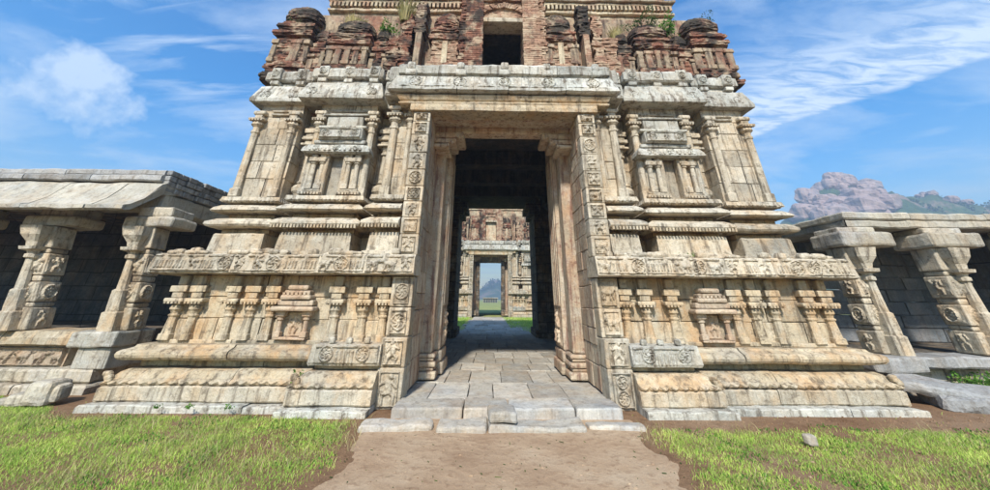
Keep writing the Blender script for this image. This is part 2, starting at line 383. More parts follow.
# ------------------------------------------------------------------ the gateway
YB = 11.6
def gateway():
    G = empty('temple_gateway')
    rs = random.Random(3)
    # --- lower plinth plans (left half, from the rear corner to the door)
    def low(dy=0.0, ex=0.0, end=-1.96):
        p = [(-5.86-ex, YB), (-5.86-ex, dy)]
        p += [(-2.98-ex, dy), (-2.98-ex, dy-.19)]
        p += [(end, p[-1][1])]
        return p
    for s in (-1, 1):
        m = MB(); course(m, mx(low(-.20, .10), s), rect(-.10, .085, .17, .5), (1.2, 2.2), amp=.018, off=.014); m.build('footing_course', 'palegrey', G)
        m = MB(); course(m, mx(low(-.06, .08), s), rect(.09, .285, .14, .4, .02), (.9, 1.9), amp=.012, off=.012); m.build('base_course', 'pale' , G)
        # lotus moulding with petals curling at its lower lip
        m = MB()
        lotus = [(-.3, .29), (.17, .29), (.20, .31, 1), (.215, .335, 1.4), (.19, .36, 1), (.15, .375, .4), (.13, .41), (.09, .455), (.02, .485), (-.3, .485)]
        course(m, mx(low(.02), s), lotus, (.9, 1.8), res=.03, amp=.009, scal=.034, scw=.15, off=.01)
        for cx, cy in ((-5.86-.17, .02-.17), (-2.98-.15, -.17-.15)):
            cx = cx if s < 0 else -cx
            for q in range(5):
                a = q*.7; stone(m, cx-.05+.03*math.cos(a), cx+.05+.03*math.cos(a), cy-.05, cy+.03, .33+.02*q, .39+.02*q, .02, amp=.01, n=3)
        m.build('lotus_moulding', 'warm', G)
        m = MB(); course(m, mx(low(.12), s), rect(.49, .60, 0, .3), (.8, 1.6)); m.build('recessed_course', 'warm', G)
        # rounded torus cornice, only on the outer wing; the door bay carries a small carved frieze instead
        m = MB()
        tor = [(-.3, .60), (.10, .595), (.155, .61), (.185, .64), (.195, .675), (.185, .71), (.15, .735), (.10, .75), (.05, .77), (.03, .80), (-.3, .80)]
        course(m, mx([(-5.86, YB), (-5.86, .02), (-2.95, .02)], s), tor, (.8, 1.7), amp=.011, off=.01); m.build('torus_moulding', 'warm', G)
        m = MB()
        pl = mx([(-2.98, .15), (-2.98, -.15), (-1.96, -.15)], s)
        course(m, pl, [(-.45, .56), (.06, .56), (.08, .60), (.05, .84), (-.45, .86)], (.8, 1.5), res=.06, amp=.012)
        def fr(X, Z):
            h = np.maximum.reduce([h_rosette(X, Z, s*(2.22), .72, .11, 8), h_rosette(X, Z, s*2.78, .72, .11, 8)])
            w = (np.abs(np.abs(X)-2.5) < .15)*(np.sin(X*110) > 0)*.6*(Z < .76)
            return np.maximum(np.maximum(h, w), (Z > .80)*.7)
        relief(m, *( (-2.96, -1.98) if s < 0 else (1.98, 2.96)), .585, .835, -.235, fr, .035, .014)
        for q, ax in enumerate((2.2, 2.48, 2.76)):   # little crests standing on the slab
            stone(m, s*ax-.05, s*ax+.05, -.18, -.08, .84, .93, .03, amp=.015, n=3)
        m.build('carved_slab', 'pale' if s < 0 else 'palegrey', G)
        # dado wall behind the pilasters
        m = MB()
        for z0, z1 in ((.78, 1.16), (1.16, 1.50), (1.50, 1.86)):
            course(m, mx([(-5.72, YB), (-5.72, .25), (-3.02, .25), (-3.02, .18), (-1.96, .18)], s), rect(z0, z1-.005, 0, .3, .012), (.45, 1.0), amp=.01, off=.012)
        m.build('dado_wall', 'warm', G)
        m = MB()
        course(m, mx([(-5.72, YB), (-5.72, .2), (-3.0, .2), (-3.0, .13), (-1.96, .13)], s), rect(.795, .86, .03, .1), (1, 2)); m.build('dado_plinth', 'warm', G)
        # pilasters of the dado
        for ax, w, yy in ((5.66, .084, .27), (5.33, .082, .27), (4.72, .078, .27), (4.38, .08, .27), (4.03, .078, .27), (2.90, .08, .20), (2.43, .082, .20), (2.08, .075, .20)):
            x = s*ax; cy = yy-.05; m = MB()
            shaft(m, x, cy, [(.85, w*1.15, .12), (.93, w*1.12, .12), (.94, w*.95, .3), (1.18, w*.78, .5), (1.20, w*.95, .4), (1.215, w*.95, .4), (1.23, w*.72, .5), (1.27, w*.85, .5), (1.30, w*1.15, .5), (1.34, w*1.1, .5), (1.37, w*.8, .3), (1.40, w*.9, .2)], .006)
            o = m.build('pilaster', 'warm', G)
            m = MB()
            stone(m, x-w*1.95, x+w*1.95, cy-w*1.8, cy+.06, 1.405, 1.47, .02, amp=.008, n=4)
            for q in range(-2, 3): m.box(x+q*w*.72-w*.22, x+q*w*.72+w*.22, cy-w*1.86, cy-w*1.2, 1.385, 1.42, .003)
            stone(m, x-w*1.1, x+w*1.1, cy-w*1.2, cy+.06, 1.475, 1.56, .01, amp=.006, n=3)
            stone(m, x-w*1.7, x+w*1.7, cy-w*1.45, cy+.06, 1.565, 1.665, .012, amp=.006, n=4)
            stone(m, x-w*.9, x+w*.9, cy-w*1.0, cy+.06, 1.67, 1.835, .02, amp=.008, n=3)
            m.build('capital', 'warm', o)
        # little shrine niche in the dado
        m = MB(); c = s*3.58
        stone(m, c-.27, c+.27, .1, .3, .86, .90, .015, n=4)
        stone(m, c-.36, c+.36, -.02, .25, 1.285, 1.36, .03, amp=.012, n=6)
        stone(m, c-.30, c+.30, .06, .25, 1.365, 1.45, .02, amp=.01, n=5)
        stone(m, c-.26, c+.26, .02, .25, 1.455, 1.53, .03, amp=.012, n=5)
        stone(m, c-.22, c+.22, .06, .25, 1.535, 1.60, .02, amp=.012, n=5)
        stone(m, c-.18, c+.18, .04, .25, 1.605, 1.68, .03, amp=.014, n=5)
        for q in range(-3, 4): m.box(c+q*.07-.02, c+q*.07+.02, .03, .1, 1.53, 1.57, .003)
        relief(m, c-.13, c+.13, .90, 1.27, .215, lambda X, Z: h_figure(X, Z, c, 1.09, .28, rs), .03, .014)
        o = m.build('shrine_niche', stone_red, G)
        for q in (-1, 1):
            m = MB(); shaft(m, c+q*.22, .15, [(.90, .055, .15), (.97, .055, .15), (.98, .038, .5), (1.14, .034, .5), (1.16, .055, .5), (1.19, .05, .5), (1.21, .075, .2), (1.28, .08, .2)]); m.build('pilaster', stone_red, o)
        # big carved frieze slab above the dado
        m = MB()
        fp = [(-.4, 1.865), (.22, 1.845), (.26, 1.87), (.23, 2.13), (.19, 2.18), (-.4, 2.19)]
        course(m, mx([(-5.92, YB), (-5.92, .15), (-2.98, .15), (-2.98, .05), (-1.57, .05)], s), fp, (.7, 1.5), res=.06, amp=.013, off=.01, miss=.1)
        def fz(x0, x1, y):
            rr = random.Random(int(abs(x0)*100)+(s > 0)); L = x1-x0; k = max(2, round(L/.30)); ms = []
            def f(X, Z):
                h = np.zeros_like(X)
                r2 = random.Random(int(abs(x0)*37)+k+(s > 0)*5)
                for i in range(k):
                    cx = x0+L*(i+.5)/k+r2.uniform(-.03, .03); kind = r2.random()
                    if kind < .42: h = np.maximum(h, h_rosette(X, Z, cx, 2.02, .125, r2.choice([6, 8, 10]), r2.random()*3))
                    elif kind < .62: h = np.maximum(h, h_beast(X, Z, cx, 2.01, .27, r2))
                    elif kind < .8: h = np.maximum(h, h_figure(X, Z, cx, 2.02, .25, r2))
                    else: h = np.maximum(h, (np.abs(X-cx) < .13)*(np.sin(X*115) > -.1)*.55*(Z < 2.07)*(Z > 1.94))
                h = np.maximum(h, (np.abs(Z-1.905) < .012)*.5)
                return np.maximum(h, (Z > 2.12)*(np.abs(np.sin(X*9)) > .35)*.6)
            relief(m, x0, x1, 1.885, 2.165, y, f, .045, .015, tilt=.10)
        for a, b, y in ((-6.12, -4.75, -.105), (-4.74, -3.26, -.105), (-3.20, -2.42, -.205), (-2.41, -1.59, -.205)):
            if s > 0: a, b = -b, -a
            fz(a, b, y)
        for q in range(26):   # broken crest along the top edge
            ax = rs.uniform(1.75, 6.05); yy = rs.uniform(-.06, .0)-(.1 if ax < 2.98 else 0); w = rs.uniform(.05, .12)
            stone(m, s*ax-w, s*ax+w, yy-.02, yy+.12, 2.17, 2.17+rs.uniform(.04, .11), .035, amp=.025, n=4)
        m.build('frieze', 'pale', G)

        # --- upper mouldings following the stepped bays
        def up(A, B, Cb, D, Eb, end=-1.96, w=0.0):
            return [(-5.53-w, YB), (-5.53-w, A), (-4.62, A), (-4.62, B), (-4.18, B), (-4.18, Cb), (-2.90, Cb), (-2.90, D), (-2.47, D), (-2.47, Eb), (end, Eb)]
        P0 = up(.36, .80, .20, .80, .08)
        m = MB(); course(m, mx(P0, s), [(-.4, 2.19), (.10, 2.19), (.10, 2.24), (.04, 2.26), (.02, 2.56), (.0, 2.585), (-.4, 2.585)], (.9, 1.9), amp=.012, off=.01); m.build('plain_course', 'pale', G)
        m = MB(); course(m, mx(up(.5, .90, .36, .90, .24), s), rect(2.585, 2.68, 0, .2), (1, 2)); m.build('recessed_course', 'warm', G)
        m = MB()
        tor = [(-.3, 2.68), (.10, 2.68), (.16, 2.70), (.19, 2.735), (.185, 2.78), (.13, 2.82), (.06, 2.86), (-.3, 2.86)]
        course(m, mx(up(.40, .84, .24, .84, .12), s), tor, (.8, 1.7), amp=.012, off=.01)
        m.build('torus_moulding', 'pale', G)
        m = MB()
        for (bx0, bx1, by) in ((-5.58, -4.50, .24), (-4.34, -2.74, .08), (-2.62, -2.0, -.04)):   # beads along the roll
            if by == .24: continue
            x = bx0; m = MB()
            while x < bx1:
                xx = x if s < 0 else -x; m.box(xx-.018, xx+.018, by-.05, by+.05, 2.655, 2.715, .003); x += .062
            m.build('bead_row', 'warm', G)
        m = MB(); course(m, mx(up(.56, .95, .42, .95, .30), s), rect(2.86, 2.98, 0, .2), (1, 2)); m.build('recessed_course', 'warm', G)
        m = MB()
        cor = [(-.3, 2.98), (.16, 2.985), (.19, 3.01), (.16, 3.06), (.07, 3.12), (-.3, 3.13)]
        course(m, mx(up(.42, .86, .26, .86, .14), s), cor, (.8, 1.7), amp=.012, off=.01); m.build('kapota_moulding', 'pale', G)
        m = MB(); course(m, mx(up(.56, .95, .42, .95, .30), s), rect(3.13, 3.20, 0, .2), (1, 2)); m.build('recessed_course', 'pale', G)
        m = MB()
        tt = [(-.3, 3.20), (.10, 3.20, 1), (.135, 3.225, 1), (.12, 3.30), (.02, 3.325), (-.3, 3.33)]
        course(m, mx(up(.48, .90, .32, .90, .20), s), tt, (.8, 1.7), res=.028, scal=.035, scw=.085, amp=.008); m.build('petal_cornice', 'pale', G)
        # --- main wall of squared blocks
        m = MB(); zr = [3.33, 3.74, 4.12, 4.5, 4.9, 5.2, 5.52]
        W0 = up(.55, .98, .50, .98, .34, w=.05)
        for i in range(6): course(m, mx(W0, s), rect(zr[i], zr[i+1]-.004, 0, .3, .012), (.35, .8), amp=.010, off=.012)
        m.build('upper_wall', 'pale', G)
        # tall pilasters: corner bay, niche bay and door bay
        for ax, cy, w, zt in ((5.53, .52, .085, 5.25), (4.74, .52, .085, 5.25), (4.12, .46, .08, 5.25), (2.94, .46, .08, 5.25), (2.40, .30, .09, 5.3), (2.06, .30, .07, 5.3)):
            x = s*ax; m = MB(); z0 = 3.33; H = zt-z0-.35
            shaft(m, x, cy, [(z0, w*1.1, .12), (z0+.16, w*1.1, .12), (z0+.18, w*.9, .5), (z0+H*.9, w*.8, .5), (z0+H*.91, w*1.0, .5), (z0+H*.94, w*1.0, .5), (z0+H*.95, w*.75, .5), (z0+H, w*.85, .5)], .006)
            o = m.build('tall_pilaster', 'pale', G)
            m = MB(); z = z0+H
            shaft(m, x, cy, [(z, w*.9, .5), (z+.05, w*1.45, .5), (z+.10, w*1.35, .5), (z+.13, w*.9, .4), (z+.15, w*1.0, .3)], .005)
            stone(m, x-w*2.0, x+w*2.0, cy-w*1.7, cy+.06, z+.15, z+.20, .02, n=4)
            for q in range(-2, 3): m.box(x+q*w*.75-w*.22, x+q*w*.75+w*.22, cy-w*1.8, cy-w, z+.125, z+.16, .003)
            stone(m, x-w*1.0, x+w*1.0, cy-w, cy+.06, z+.205, z+.29, .015, n=3)
            stone(m, x-w*1.6, x+w*1.6, cy-w*1.25, cy+.06, z+.295, z+.39, .03, n=4)
            m.build('capital', 'pale', o)
        # pot pilasters in the two recesses
        for ax, cy in ((4.40, .84), (2.685, .84)):
            x = s*ax; m = MB()
            rr = lambda z, r: [(x+r*math.cos(a*math.pi/6), cy+r*math.sin(a*math.pi/6), z) for a in range(12)]
            pr = [(3.40, .05), (3.44, .10), (3.48, .12), (3.53, .16), (3.60, .17), (3.66, .13), (3.69, .08), (3.72, .11), (3.75, .08), (3.80, .065), (4.35, .055), (4.38, .09), (4.42, .09), (4.45, .06), (4.52, .10), (4.56, .10)]
            m.loft([[wob(p, .008, 6) for p in rr(z, r)] for z, r in pr])
            o = m.build('pot_pilaster', 'pale', G)
            m = MB()
            for z0, z1, w in ((4.565, 4.62, .17), (4.625, 4.70, .11), (4.705, 4.79, .17), (4.795, 4.86, .12), (4.865, 4.98, .16), (4.985, 5.06, .10)):
                stone(m, x-w, x+w, cy-w, cy+.08, z0, z1, .02, n=4)
            m.build('capital', 'pale', o)
        # niche pavilion projecting from the C bay
        c = s*3.52; m = MB()
        stone(m, c-.62, c-.15, .24, .52, 3.33, 3.40, .02, n=6); stone(m, c+.15, c+.62, .24, .52, 3.33, 3.40, .02, n=6)
        stone(m, c-.56, c-.19, .28, .52, 3.405, 3.46, .02, n=6); stone(m, c+.19, c+.56, .28, .52, 3.405, 3.46, .02, n=6)
        for q in range(-9, 10):
            if abs(q) > 2: m.box(c+q*.062-.02, c+q*.062+.02, .20, .30, 3.33, 3.375, .004)
        stone(m, c-.23, c-.15, .30, .52, 3.33, 4.20, .015, n=6); stone(m, c+.15, c+.23, .30, .52, 3.33, 4.20, .015, n=6); stone(m, c-.52, c-.235, .40, .52, 3.465, 4.20, .015, n=6); stone(m, c+.235, c+.52, .40, .52, 3.465, 4.20, .015, n=6); stone(m, c-.54, c-.2, .25, .45, 4.03, 4.10, .015, n=6); stone(m, c+.2, c+.54, .25, .45, 4.03, 4.10, .015, n=6)
        m.build('niche_frame', 'pale', G)
        m = MB(); stone(m, c-.13, c+.13, .47, .515, 3.34, 4.2, .01, amp=.006, n=6); nb = m.build('niche_back', 'grey', G)
        m = MB()
        kp = [(-.35, 4.20), (.05, 4.19), (.10, 4.22), (.08, 4.30), (.02, 4.39), (-.06, 4.43), (-.35, 4.44)]
        plan = [(c-.62, .5), (c-.62, .26), (c+.62, .26), (c+.62, .5)]
        course(m, plan, kp, (2, 3), res=.05, amp=.014)
        relief(m, c-.56, c+.56, 4.235, 4.40, .165, lambda X, Z: np.maximum.reduce([h_rosette(X, Z, c-.42, 4.32, .07), h_rosette(X, Z, c+.42, 4.32, .07), h_rosette(X, Z, c, 4.33, .08), .6*(np.sin(X*60) > .2)*(Z < 4.31)]), .04, .014, tilt=.42)
        m.build('niche_canopy', 'palegrey', G)
        m = MB()
        stone(m, c-.56, c+.56, .30, .52, 4.45, 4.53, .02, n=8)
        stone(m, c-.46, c+.46, .24, .52, 4.54, 4.80, .03, amp=.014, n=8)
        relief(m, c-.44, c+.44, 4.56, 4.78, .225, lambda X, Z: np.maximum.reduce([h_rosette(X, Z, c-.3, 4.67, .09), h_rosette(X, Z, c+.3, 4.67, .09), h_figure(X, Z, c, 4.66, .17, rs), .5*(np.abs(Z-4.60) < .02)]), .035, .014, frame=.02)
        stone(m, c-.52, c+.52, .26, .52, 4.81, 4.87, .02, n=8)
        stone(m, c-.40, c+.40, .34, .52, 4.88, 5.12, .02, n=6)
        stone(m, c-.50, c+.50, .30, .52, 5.13, 5.17, .015, n=6)
        m.build('niche_crown', 'palegrey', G)
        for q in (-.45, -.27, .27, .45):
            m = MB(); shaft(m, c+q, .34, [(3.46, .07, .12), (3.56, .07, .12), (3.57, .05, .5), (3.98, .042, .5), (4.00, .065, .5), (4.03, .065, .5), (4.05, .045, .5), (4.08, .085, .2), (4.12, .09, .2), (4.13, .06, .2), (4.19, .06, .2)], .005)
            m.build('colonnette', 'pale', G)
        # recessed panels near the top of the wall
        m = MB()
        for px, pw, yy in ((5.08, .22, .55), (3.52, .42, .5)):
            x = s*px
            for z in (5.22, 5.30): m = MB(); stone(m, x-pw, x+pw, yy-.045, yy+.05, z, z+.045, .012, n=6); m.build('band', 'pale', G)
        # --- great eaves
        m = MB()
        cor = [(-.5, 5.46), (.18, 5.50), (.225, 5.515), (.235, 5.58), (.13, 5.92), (.12, 5.96), (.08, 5.99), (-.5, 5.99)]
        Q = [(-5.60, YB), (-5.60, .60), (-4.66, .60), (-4.66, .88), (-4.40, .88), (-4.40, .40), (-2.95, .40), (-2.95, .88), (-2.42, .88), (-2.42, .5)]
        course(m, mx(Q[:-1], s), cor, (.9, 1.8), res=.08, amp=.018, off=.012)
        def ef(X, Z):
            a = abs(np.mean(X)); h = np.zeros_like(X)
            for u in ((4.35, 3.0) if a < 4.2 else (5.5, 4.85)):
                h = np.maximum(h, h_rosette(X, Z, s*u, 5.70, .12, 6))
            h = np.maximum(h, .5*(np.abs(Z-5.60) < .018)*(np.abs(np.abs(X)-a) < .42))
            return np.maximum(h, .3*(np.sin(X*50) > .3)*(Z > 5.66)*(np.abs(np.abs(X)-a) < .3))
        for a, b, y in ((4.66, 5.74, .365), (2.86, 4.50, .165)):
            relief(m, *((-b, -a) if s < 0 else (a, b)), 5.60, 5.91, y+.01, ef, .035, .018, tilt=.29)
        m.build('eave_cornice', 'palegrey', G)
        m = MB()
        course(m, mx(Q[:-1], s), rect(6.0, 6.13, 0, .4, .02), (.8, 1.6), amp=.015)
        course(m, mx(Q[:-1], s), [(-.4, 6.13), (.06, 6.13), (.10, 6.17), (.10, 6.36), (.06, 6.42), (-.4, 6.43)], (.5, 1.1), amp=.02, off=.02)
        for ax, yy in ((5.45, .42), (4.85, .44), (4.25, .26), (3.05, .26), (2.7, .42), (3.65, .28)):
            stone(m, s*ax-.10, s*ax+.10, yy+.03, yy+.2, 6.02, 6.12, .02, amp=.012, n=4)
            stone(m, s*ax-.12, s*ax+.12, yy+.01, yy+.2, 6.16, 6.45+rs.uniform(-.02,.03), .025, amp=.018, n=5); relief(m, s*ax-.10, s*ax+.10, 6.18, 6.42, yy+.005, lambda X, Z: h_rosette(X, Z, s*ax, 6.3, .09, 6), .03, .014)
        m.build('parapet_course', 'palegrey', G)
        # shoulder block beside the door cornice
        m = MB()
        stone(m, min(s*2.28, s*2.66), max(s*2.28, s*2.66), .0, .8, 5.48, 5.86, .05, amp=.02)
        stone(m, min(s*2.34, s*2.62), max(s*2.34, s*2.62), .02, .8, 5.87, 6.28, .06, amp=.03)
        relief(m, s*2.47-.15, s*2.47+.15, 5.52, 5.84, -.01, lambda X, Z: h_rosette(X, Z, s*2.47, 5.68, .13, 6), .04, .015)
        m.build('shoulder_block', 'palegrey', G)
        # --- carved door strip: a column of separate carved blocks
        zs = [.0, .52, .93, 1.36, 1.84]
        zs2 = [2.19, 2.55, 2.86, 3.16, 3.46, 3.80, 4.16, 4.56, 4.86, 5.09]
        blocks = [(zs[i], zs[i+1]) for i in range(4)]+[(zs2[i], zs2[i+1]) for i in range(9)]
        for i, (z0, z1) in enumerate(blocks):
            m = MB(); x0, x1 = s*1.58, s*(1.985 if i < 2 else 1.955 if i < 4 else 1.935)
            yf = -.36 if i < 1 else -.24 if i < 2 else .0
            yf = [-.14, -.12, -.03, -.02][i] if i < 4 else 0.0
            a, b = min(x0, x1), max(x0, x1)
            stone(m, a, b, yf+rs.uniform(0, .012), .32, z0+.003, z1-.003, .02, .1, .009)
            cx, cz, sz = (a+b)/2, (z0+z1)/2, (z1-z0)
            k = rs.random()
            if i == 0: fn = (lambda X, Z: h_figure(X, Z, cx, cz-.01, .42, rs)) if s < 0 else (lambda X, Z: np.maximum(h_rosette(X, Z, cx, cz+.1, .09, 6), h_rosette(X, Z, cx, cz-.1, .1, 8, 1)))
            elif k < .5: fn = lambda X, Z: h_figure(X, Z, cx, cz, sz*.85, rs)
            elif k < .8: fn = lambda X, Z: h_beast(X, Z, cx, cz, .28, rs)
            else: fn = lambda X, Z: h_rosette(X, Z, cx, cz, min(.13, sz*.4), 8)
            relief(m, a+.05, b-.05, z0+.04, z1-.04, yf-.002, fn, rs.uniform(.03, .05), .011, frame=rs.choice([0, .012, .02]))
            m.build('carved_block', 'pale', G)
        # --- door reveal: squared jamb masonry then two framed pilasters
        m = MB(); z = .14; e = 1.58
        while z < 5.0:
            h = min(rs.uniform(.26, .42), 5.08-z)
            pl = [(-e, .33), (-e, 1.32)]
            if s > 0: pl = [(e, 1.32), (e, .33)]
            course(m, pl, rect(z, z+h-.004, 0, .5, .012), (.35, .7), amp=.009, off=.008); z += h
        m.build('jamb_masonry', 'jamb', G)
        m = MB(); a, b = sorted((s*1.36, s*1.8))
        stone(m, a, b, 1.33, 1.78, .55, 5.41, .03, .15, .012)
        for z0, z1, o in ((.14, .26, .10), (.265, .33, .05), (.335, .42, .09), (.425, .47, .04), (.475, .545, .07)):
            aa, bb = sorted((s*(1.36-o), s*1.8)); stone(m, aa, bb, 1.33-o, 1.78+o*.3, z0, z1, .03, .1, .012)
        m.build('door_pilaster', 'jamb', G)
        m = MB()   # scrolled bracket under the lintel
        for z0, z1, o in ((4.60, 4.70, .12), (4.705, 4.83, .28), (4.835, 4.98, .46)):
            aa, bb = sorted((s*(1.36-o), s*1.8)); stone(m, aa, bb, .78, 1.6, z0, z1, .045, .08, .014)
        for q in range(5):
            u = s*(1.26-q*.08); stone(m, u-.03, u+.03, .73, .84, 4.60+.07*q, 4.68+.07*q, .03, n=3)
        m.build('bracket', 'jamb', G)
        m = MB(); a, b = sorted((s*1.27, s*1.9))
        stone(m, a, b, 1.80, 2.75, .55, 5.41, .03, .2, .012)
        for q in range(4):
            yy = 1.9+q*.22; aa, bb = sorted((s*1.245, s*1.3)); stone(m, aa, bb, yy, yy+.10, 1.35, 4.8, .02, .2, .004)
        for z0, z1, o in ((.14, .34, .07), (.345, .54, .03)):
            aa, bb = sorted((s*(1.27-o), s*1.9)); stone(m, aa, bb, 1.82, 2.78, z0, z1, .03, .1, .012)
        relief(m, 1.95, 2.6, .6, 1.3, -1.262 if s < 0 else 1.262, lambda X, Z: h_figure(X, Z, 2.27, .95, .6, rs), .06, .016, face='+x' if s < 0 else '-x')
        m.build('inner_door_pilaster', 'jamb', G)
        # core masonry of this side
        m = MB()
        a, b = sorted((s*2.05, s*5.5)); m.box(a, b, 1.12, 2.9, .0, 6.4); m.box(a, b, .60, 1.12, .0, 2.19)
        a, b = sorted((s*5.55, s*2.0)); m.box(a, b, .46, .6, .0, 2.18)
        a, b = sorted((s*3.1, s*5.5)); m.box(a, b, 2.9, 9.4, .0, 6.4)
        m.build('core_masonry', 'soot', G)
        m = MB(); a, b = sorted((s*1.68, s*5.5)); m.box(a, b, 9.4, YB, .0, 6.4)
        for z0, z1 in ((.14, .4), (4.9, 5.15), (5.16, 5.4)):
            aa, bb = sorted((s*(1.68-(.12 if z0 < 1 else .2+(z0-4.9)*.6)), s*2)); m.box(aa, bb, 9.32, YB-.3, z0, z1)
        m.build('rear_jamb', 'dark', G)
        for yy in (4.2, 6.2, 8.1):   # pillars of the inner porch
            m = MB(); x = s*2.35
            for z0, z1, w in ((.14, .6, .27), (.61, 1.6, .2), (1.61, 2.0, .25), (2.01, 3.4, .19), (3.41, 3.8, .25), (3.81, 4.8, .19), (4.81, 5.0, .3), (5.01, 5.3, .42)):
                stone(m, x-w, x+w, yy-w, yy+w, z0, z1, .03, .3, .008)
            m.build('porch_pillar', 'soot', G)
    # --- the parts that span the door
    m = MB(); stone(m, -2.02, 2.02, -.06, .42, 5.10, 5.27, .03, .2, .010); m.build('lintel', 'warm', G)
    m = MB()
    course(m, [(-2.18, .5), (-2.18, .05), (2.18, .05), (2.18, .5)], [(-.4, 5.275), (.10, 5.275), (.11, 5.30), (.06, 5.345), (.10, 5.37), (.15, 5.45), (.13, 5.48), (-.4, 5.49)], (5, 6), res=.1, amp=.012)
    m.build('lintel_moulding', 'warm', G)
    m = MB()
    course(m, [(-2.28, .8), (-2.28, .0), (2.28, .0), (2.28, .8)], [(-.6, 5.50), (.16, 5.50), (.22, 5.53), (.21, 5.60), (.10, 5.92), (.04, 5.96), (-.6, 5.97)], (1.0, 1.6), res=.08, amp=.018)
    def df(X, Z):
        h = np.zeros_like(X)
        for u in (-1.95, -.98, 0, .98, 1.95): h = np.maximum(h, h_rosette(X, Z, u, 5.76, .15, 8, u))
        h = np.maximum(h, .35*(np.sin(X*42) > .1)*(Z > 5.68)); return np.maximum(h, .7*(np.abs(Z-5.615) < .016)*(np.abs(np.sin(X*3.2)) > .25))
    relief(m, -2.3, 2.3, 5.56, 5.93, -.205, df, .05, .018, tilt=.28)
    m.build('door_cornice', 'palegrey', G)
    m = MB()
    course(m, [(-2.28, .8), (-2.28, .08), (2.28, .08), (2.28, .8)], [(-.5, 5.975), (.03, 5.975), (.04, 6.04), (.11, 6.07), (.12, 6.27), (.06, 6.34), (-.5, 6.35)], (.7, 1.5), res=.08, amp=.024, off=.015)
    for u in (-2.1, -.98, 0, .98, 2.1):
        stone(m, u-.13, u+.13, -.10, .2, 6.0, 6.16, .04, amp=.02, n=5); stone(m, u-.09, u+.09, -.08, .2, 6.165, 6.36, .05, amp=.03, n=5)
    m.build('parapet_course', 'palegrey', G)
    m = MB()
    stone(m, -1.75, 1.75, .42, .84, 5.11, 5.3, .03, .3, .01); m.build('soffit_slab', 'jamb', G)
    m = MB(); stone(m, -1.75, 1.75, .84, 1.2, 4.985, 5.2, .03, .2, .014); m.build('inner_lintel', 'jamb', G)
    m = MB()
    m.box(-2.3, 2.3, 1.22, 2.9, 5.42, 6.3); m.box(-3.1, 3.1, 2.9, 9.4, 5.8, 6.3); m.box(-2, 2, 9.4, YB, 5.62, 6.3); m.box(-2.2, 2.2, .5, 1.21, 5.31, 6.2)
    for yy in (4.2, 6.2, 8.1): m.box(-3.1, 3.1, yy-.22, yy+.22, 5.32, 5.79)
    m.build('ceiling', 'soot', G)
    # --- brick storey
    m = MB()
    for x0, x1, y0, z0, z1 in ((-5.7, -.53, 1.25, 6.4, 8.9), (.53, 5.7, 1.25, 6.4, 8.9), (-.6, .6, 1.25, 8.3, 8.9)): m.box(x0, x1, y0, 10.6, z0, z1)
    m.box(-5.5, 5.5, .7, 11.2, 6.3, 6.5); m.box(-5.4, -2.1, .9, 1.12, 5.4, 6.3); m.box(2.1, 5.4, .9, 1.12, 5.4, 6.3)
    m.build('storey_core', 'sootplaster', G)
    m = MB(); m.box(-.6, .6, 3.2, 3.4, 6.5, 8.9); m.box(-.6, -.525, 1.3, 3.2, 6.5, 8.9); m.box(.525, .6, 1.3, 3.2, 6.5, 8.9); m.box(-.6, .6, 1.3, 3.2, 8.22, 8.3); m.box(-.6, .6, .9, 3.2, 6.5, 6.52); m.build('window_recess', 'soot', G)  # near-black lining added so the window reads as deep shade
    def stack(m, cx, cy, z0, z1, hw, hd, er=.03, lay=.065, rnd=0.0):
        """weathered masonry: thin layers each with its own ragged outline; hw, hd are functions of t in 0..1"""
        n = max(2, int((z1-z0)/lay)); sd = rs.uniform(0, 99)
        for i in range(n):
            t = (i+.5)/n; a = hw(t)+rs.uniform(-er, er)*.5; b = hd(t)+rs.uniform(-er, er)*.4
            if a < .03: continue
            z = z0+(z1-z0)*i/n; zt = z0+(z1-z0)*(i+1)/n-.004
            pts = []; step = .10
            nx = max(2, int(2*a/step)); ny = max(2, int(2*b/step))
            for q in range(nx): pts.append((cx-a+2*a*q/nx, cy-b, 0, -1))
            for q in range(ny): pts.append((cx+a, cy-b+2*b*q/ny, 1, 0))
            for q in range(nx): pts.append((cx+a-2*a*q/nx, cy+b, 0, 1))
            for q in range(ny): pts.append((cx-a, cy+b-2*b*q/ny, -1, 0))
            r1 = []
            if rnd:
                q2 = []
                for (x, y, nx_, ny_) in pts:
                    dx, dy = (x-cx)/a, (y-cy)/b; L = max(abs(dx), abs(dy))/math.hypot(dx, dy); L = 1+(L-1)*rnd
                    n_ = Vector((dx, dy)).normalized(); q2.append((cx+dx*a*L, cy+dy*b*L, n_.x, n_.y))
                pts = q2
            for (x, y, nx_, ny_) in pts:
                k = rs.uniform(-er, er)*.6+er*1.6*noise.noise(Vector((x*3+sd, y*3, z*3)))
                if rs.random() < .06: k -= er*1.5
                r1.append((x+nx_*k, y+ny_*k))
            m.loft([[(x, y, z) for x, y in r1], [(x, y, zt) for x, y in r1]])
    def lerp(pts):
        def f(t):
            for (a, va), (b, vb) in zip(pts, pts[1:]):
                if t <= b: return va+(vb-va)*(t-a)/(b-a+1e-9)
            return pts[-1][1]
        return f
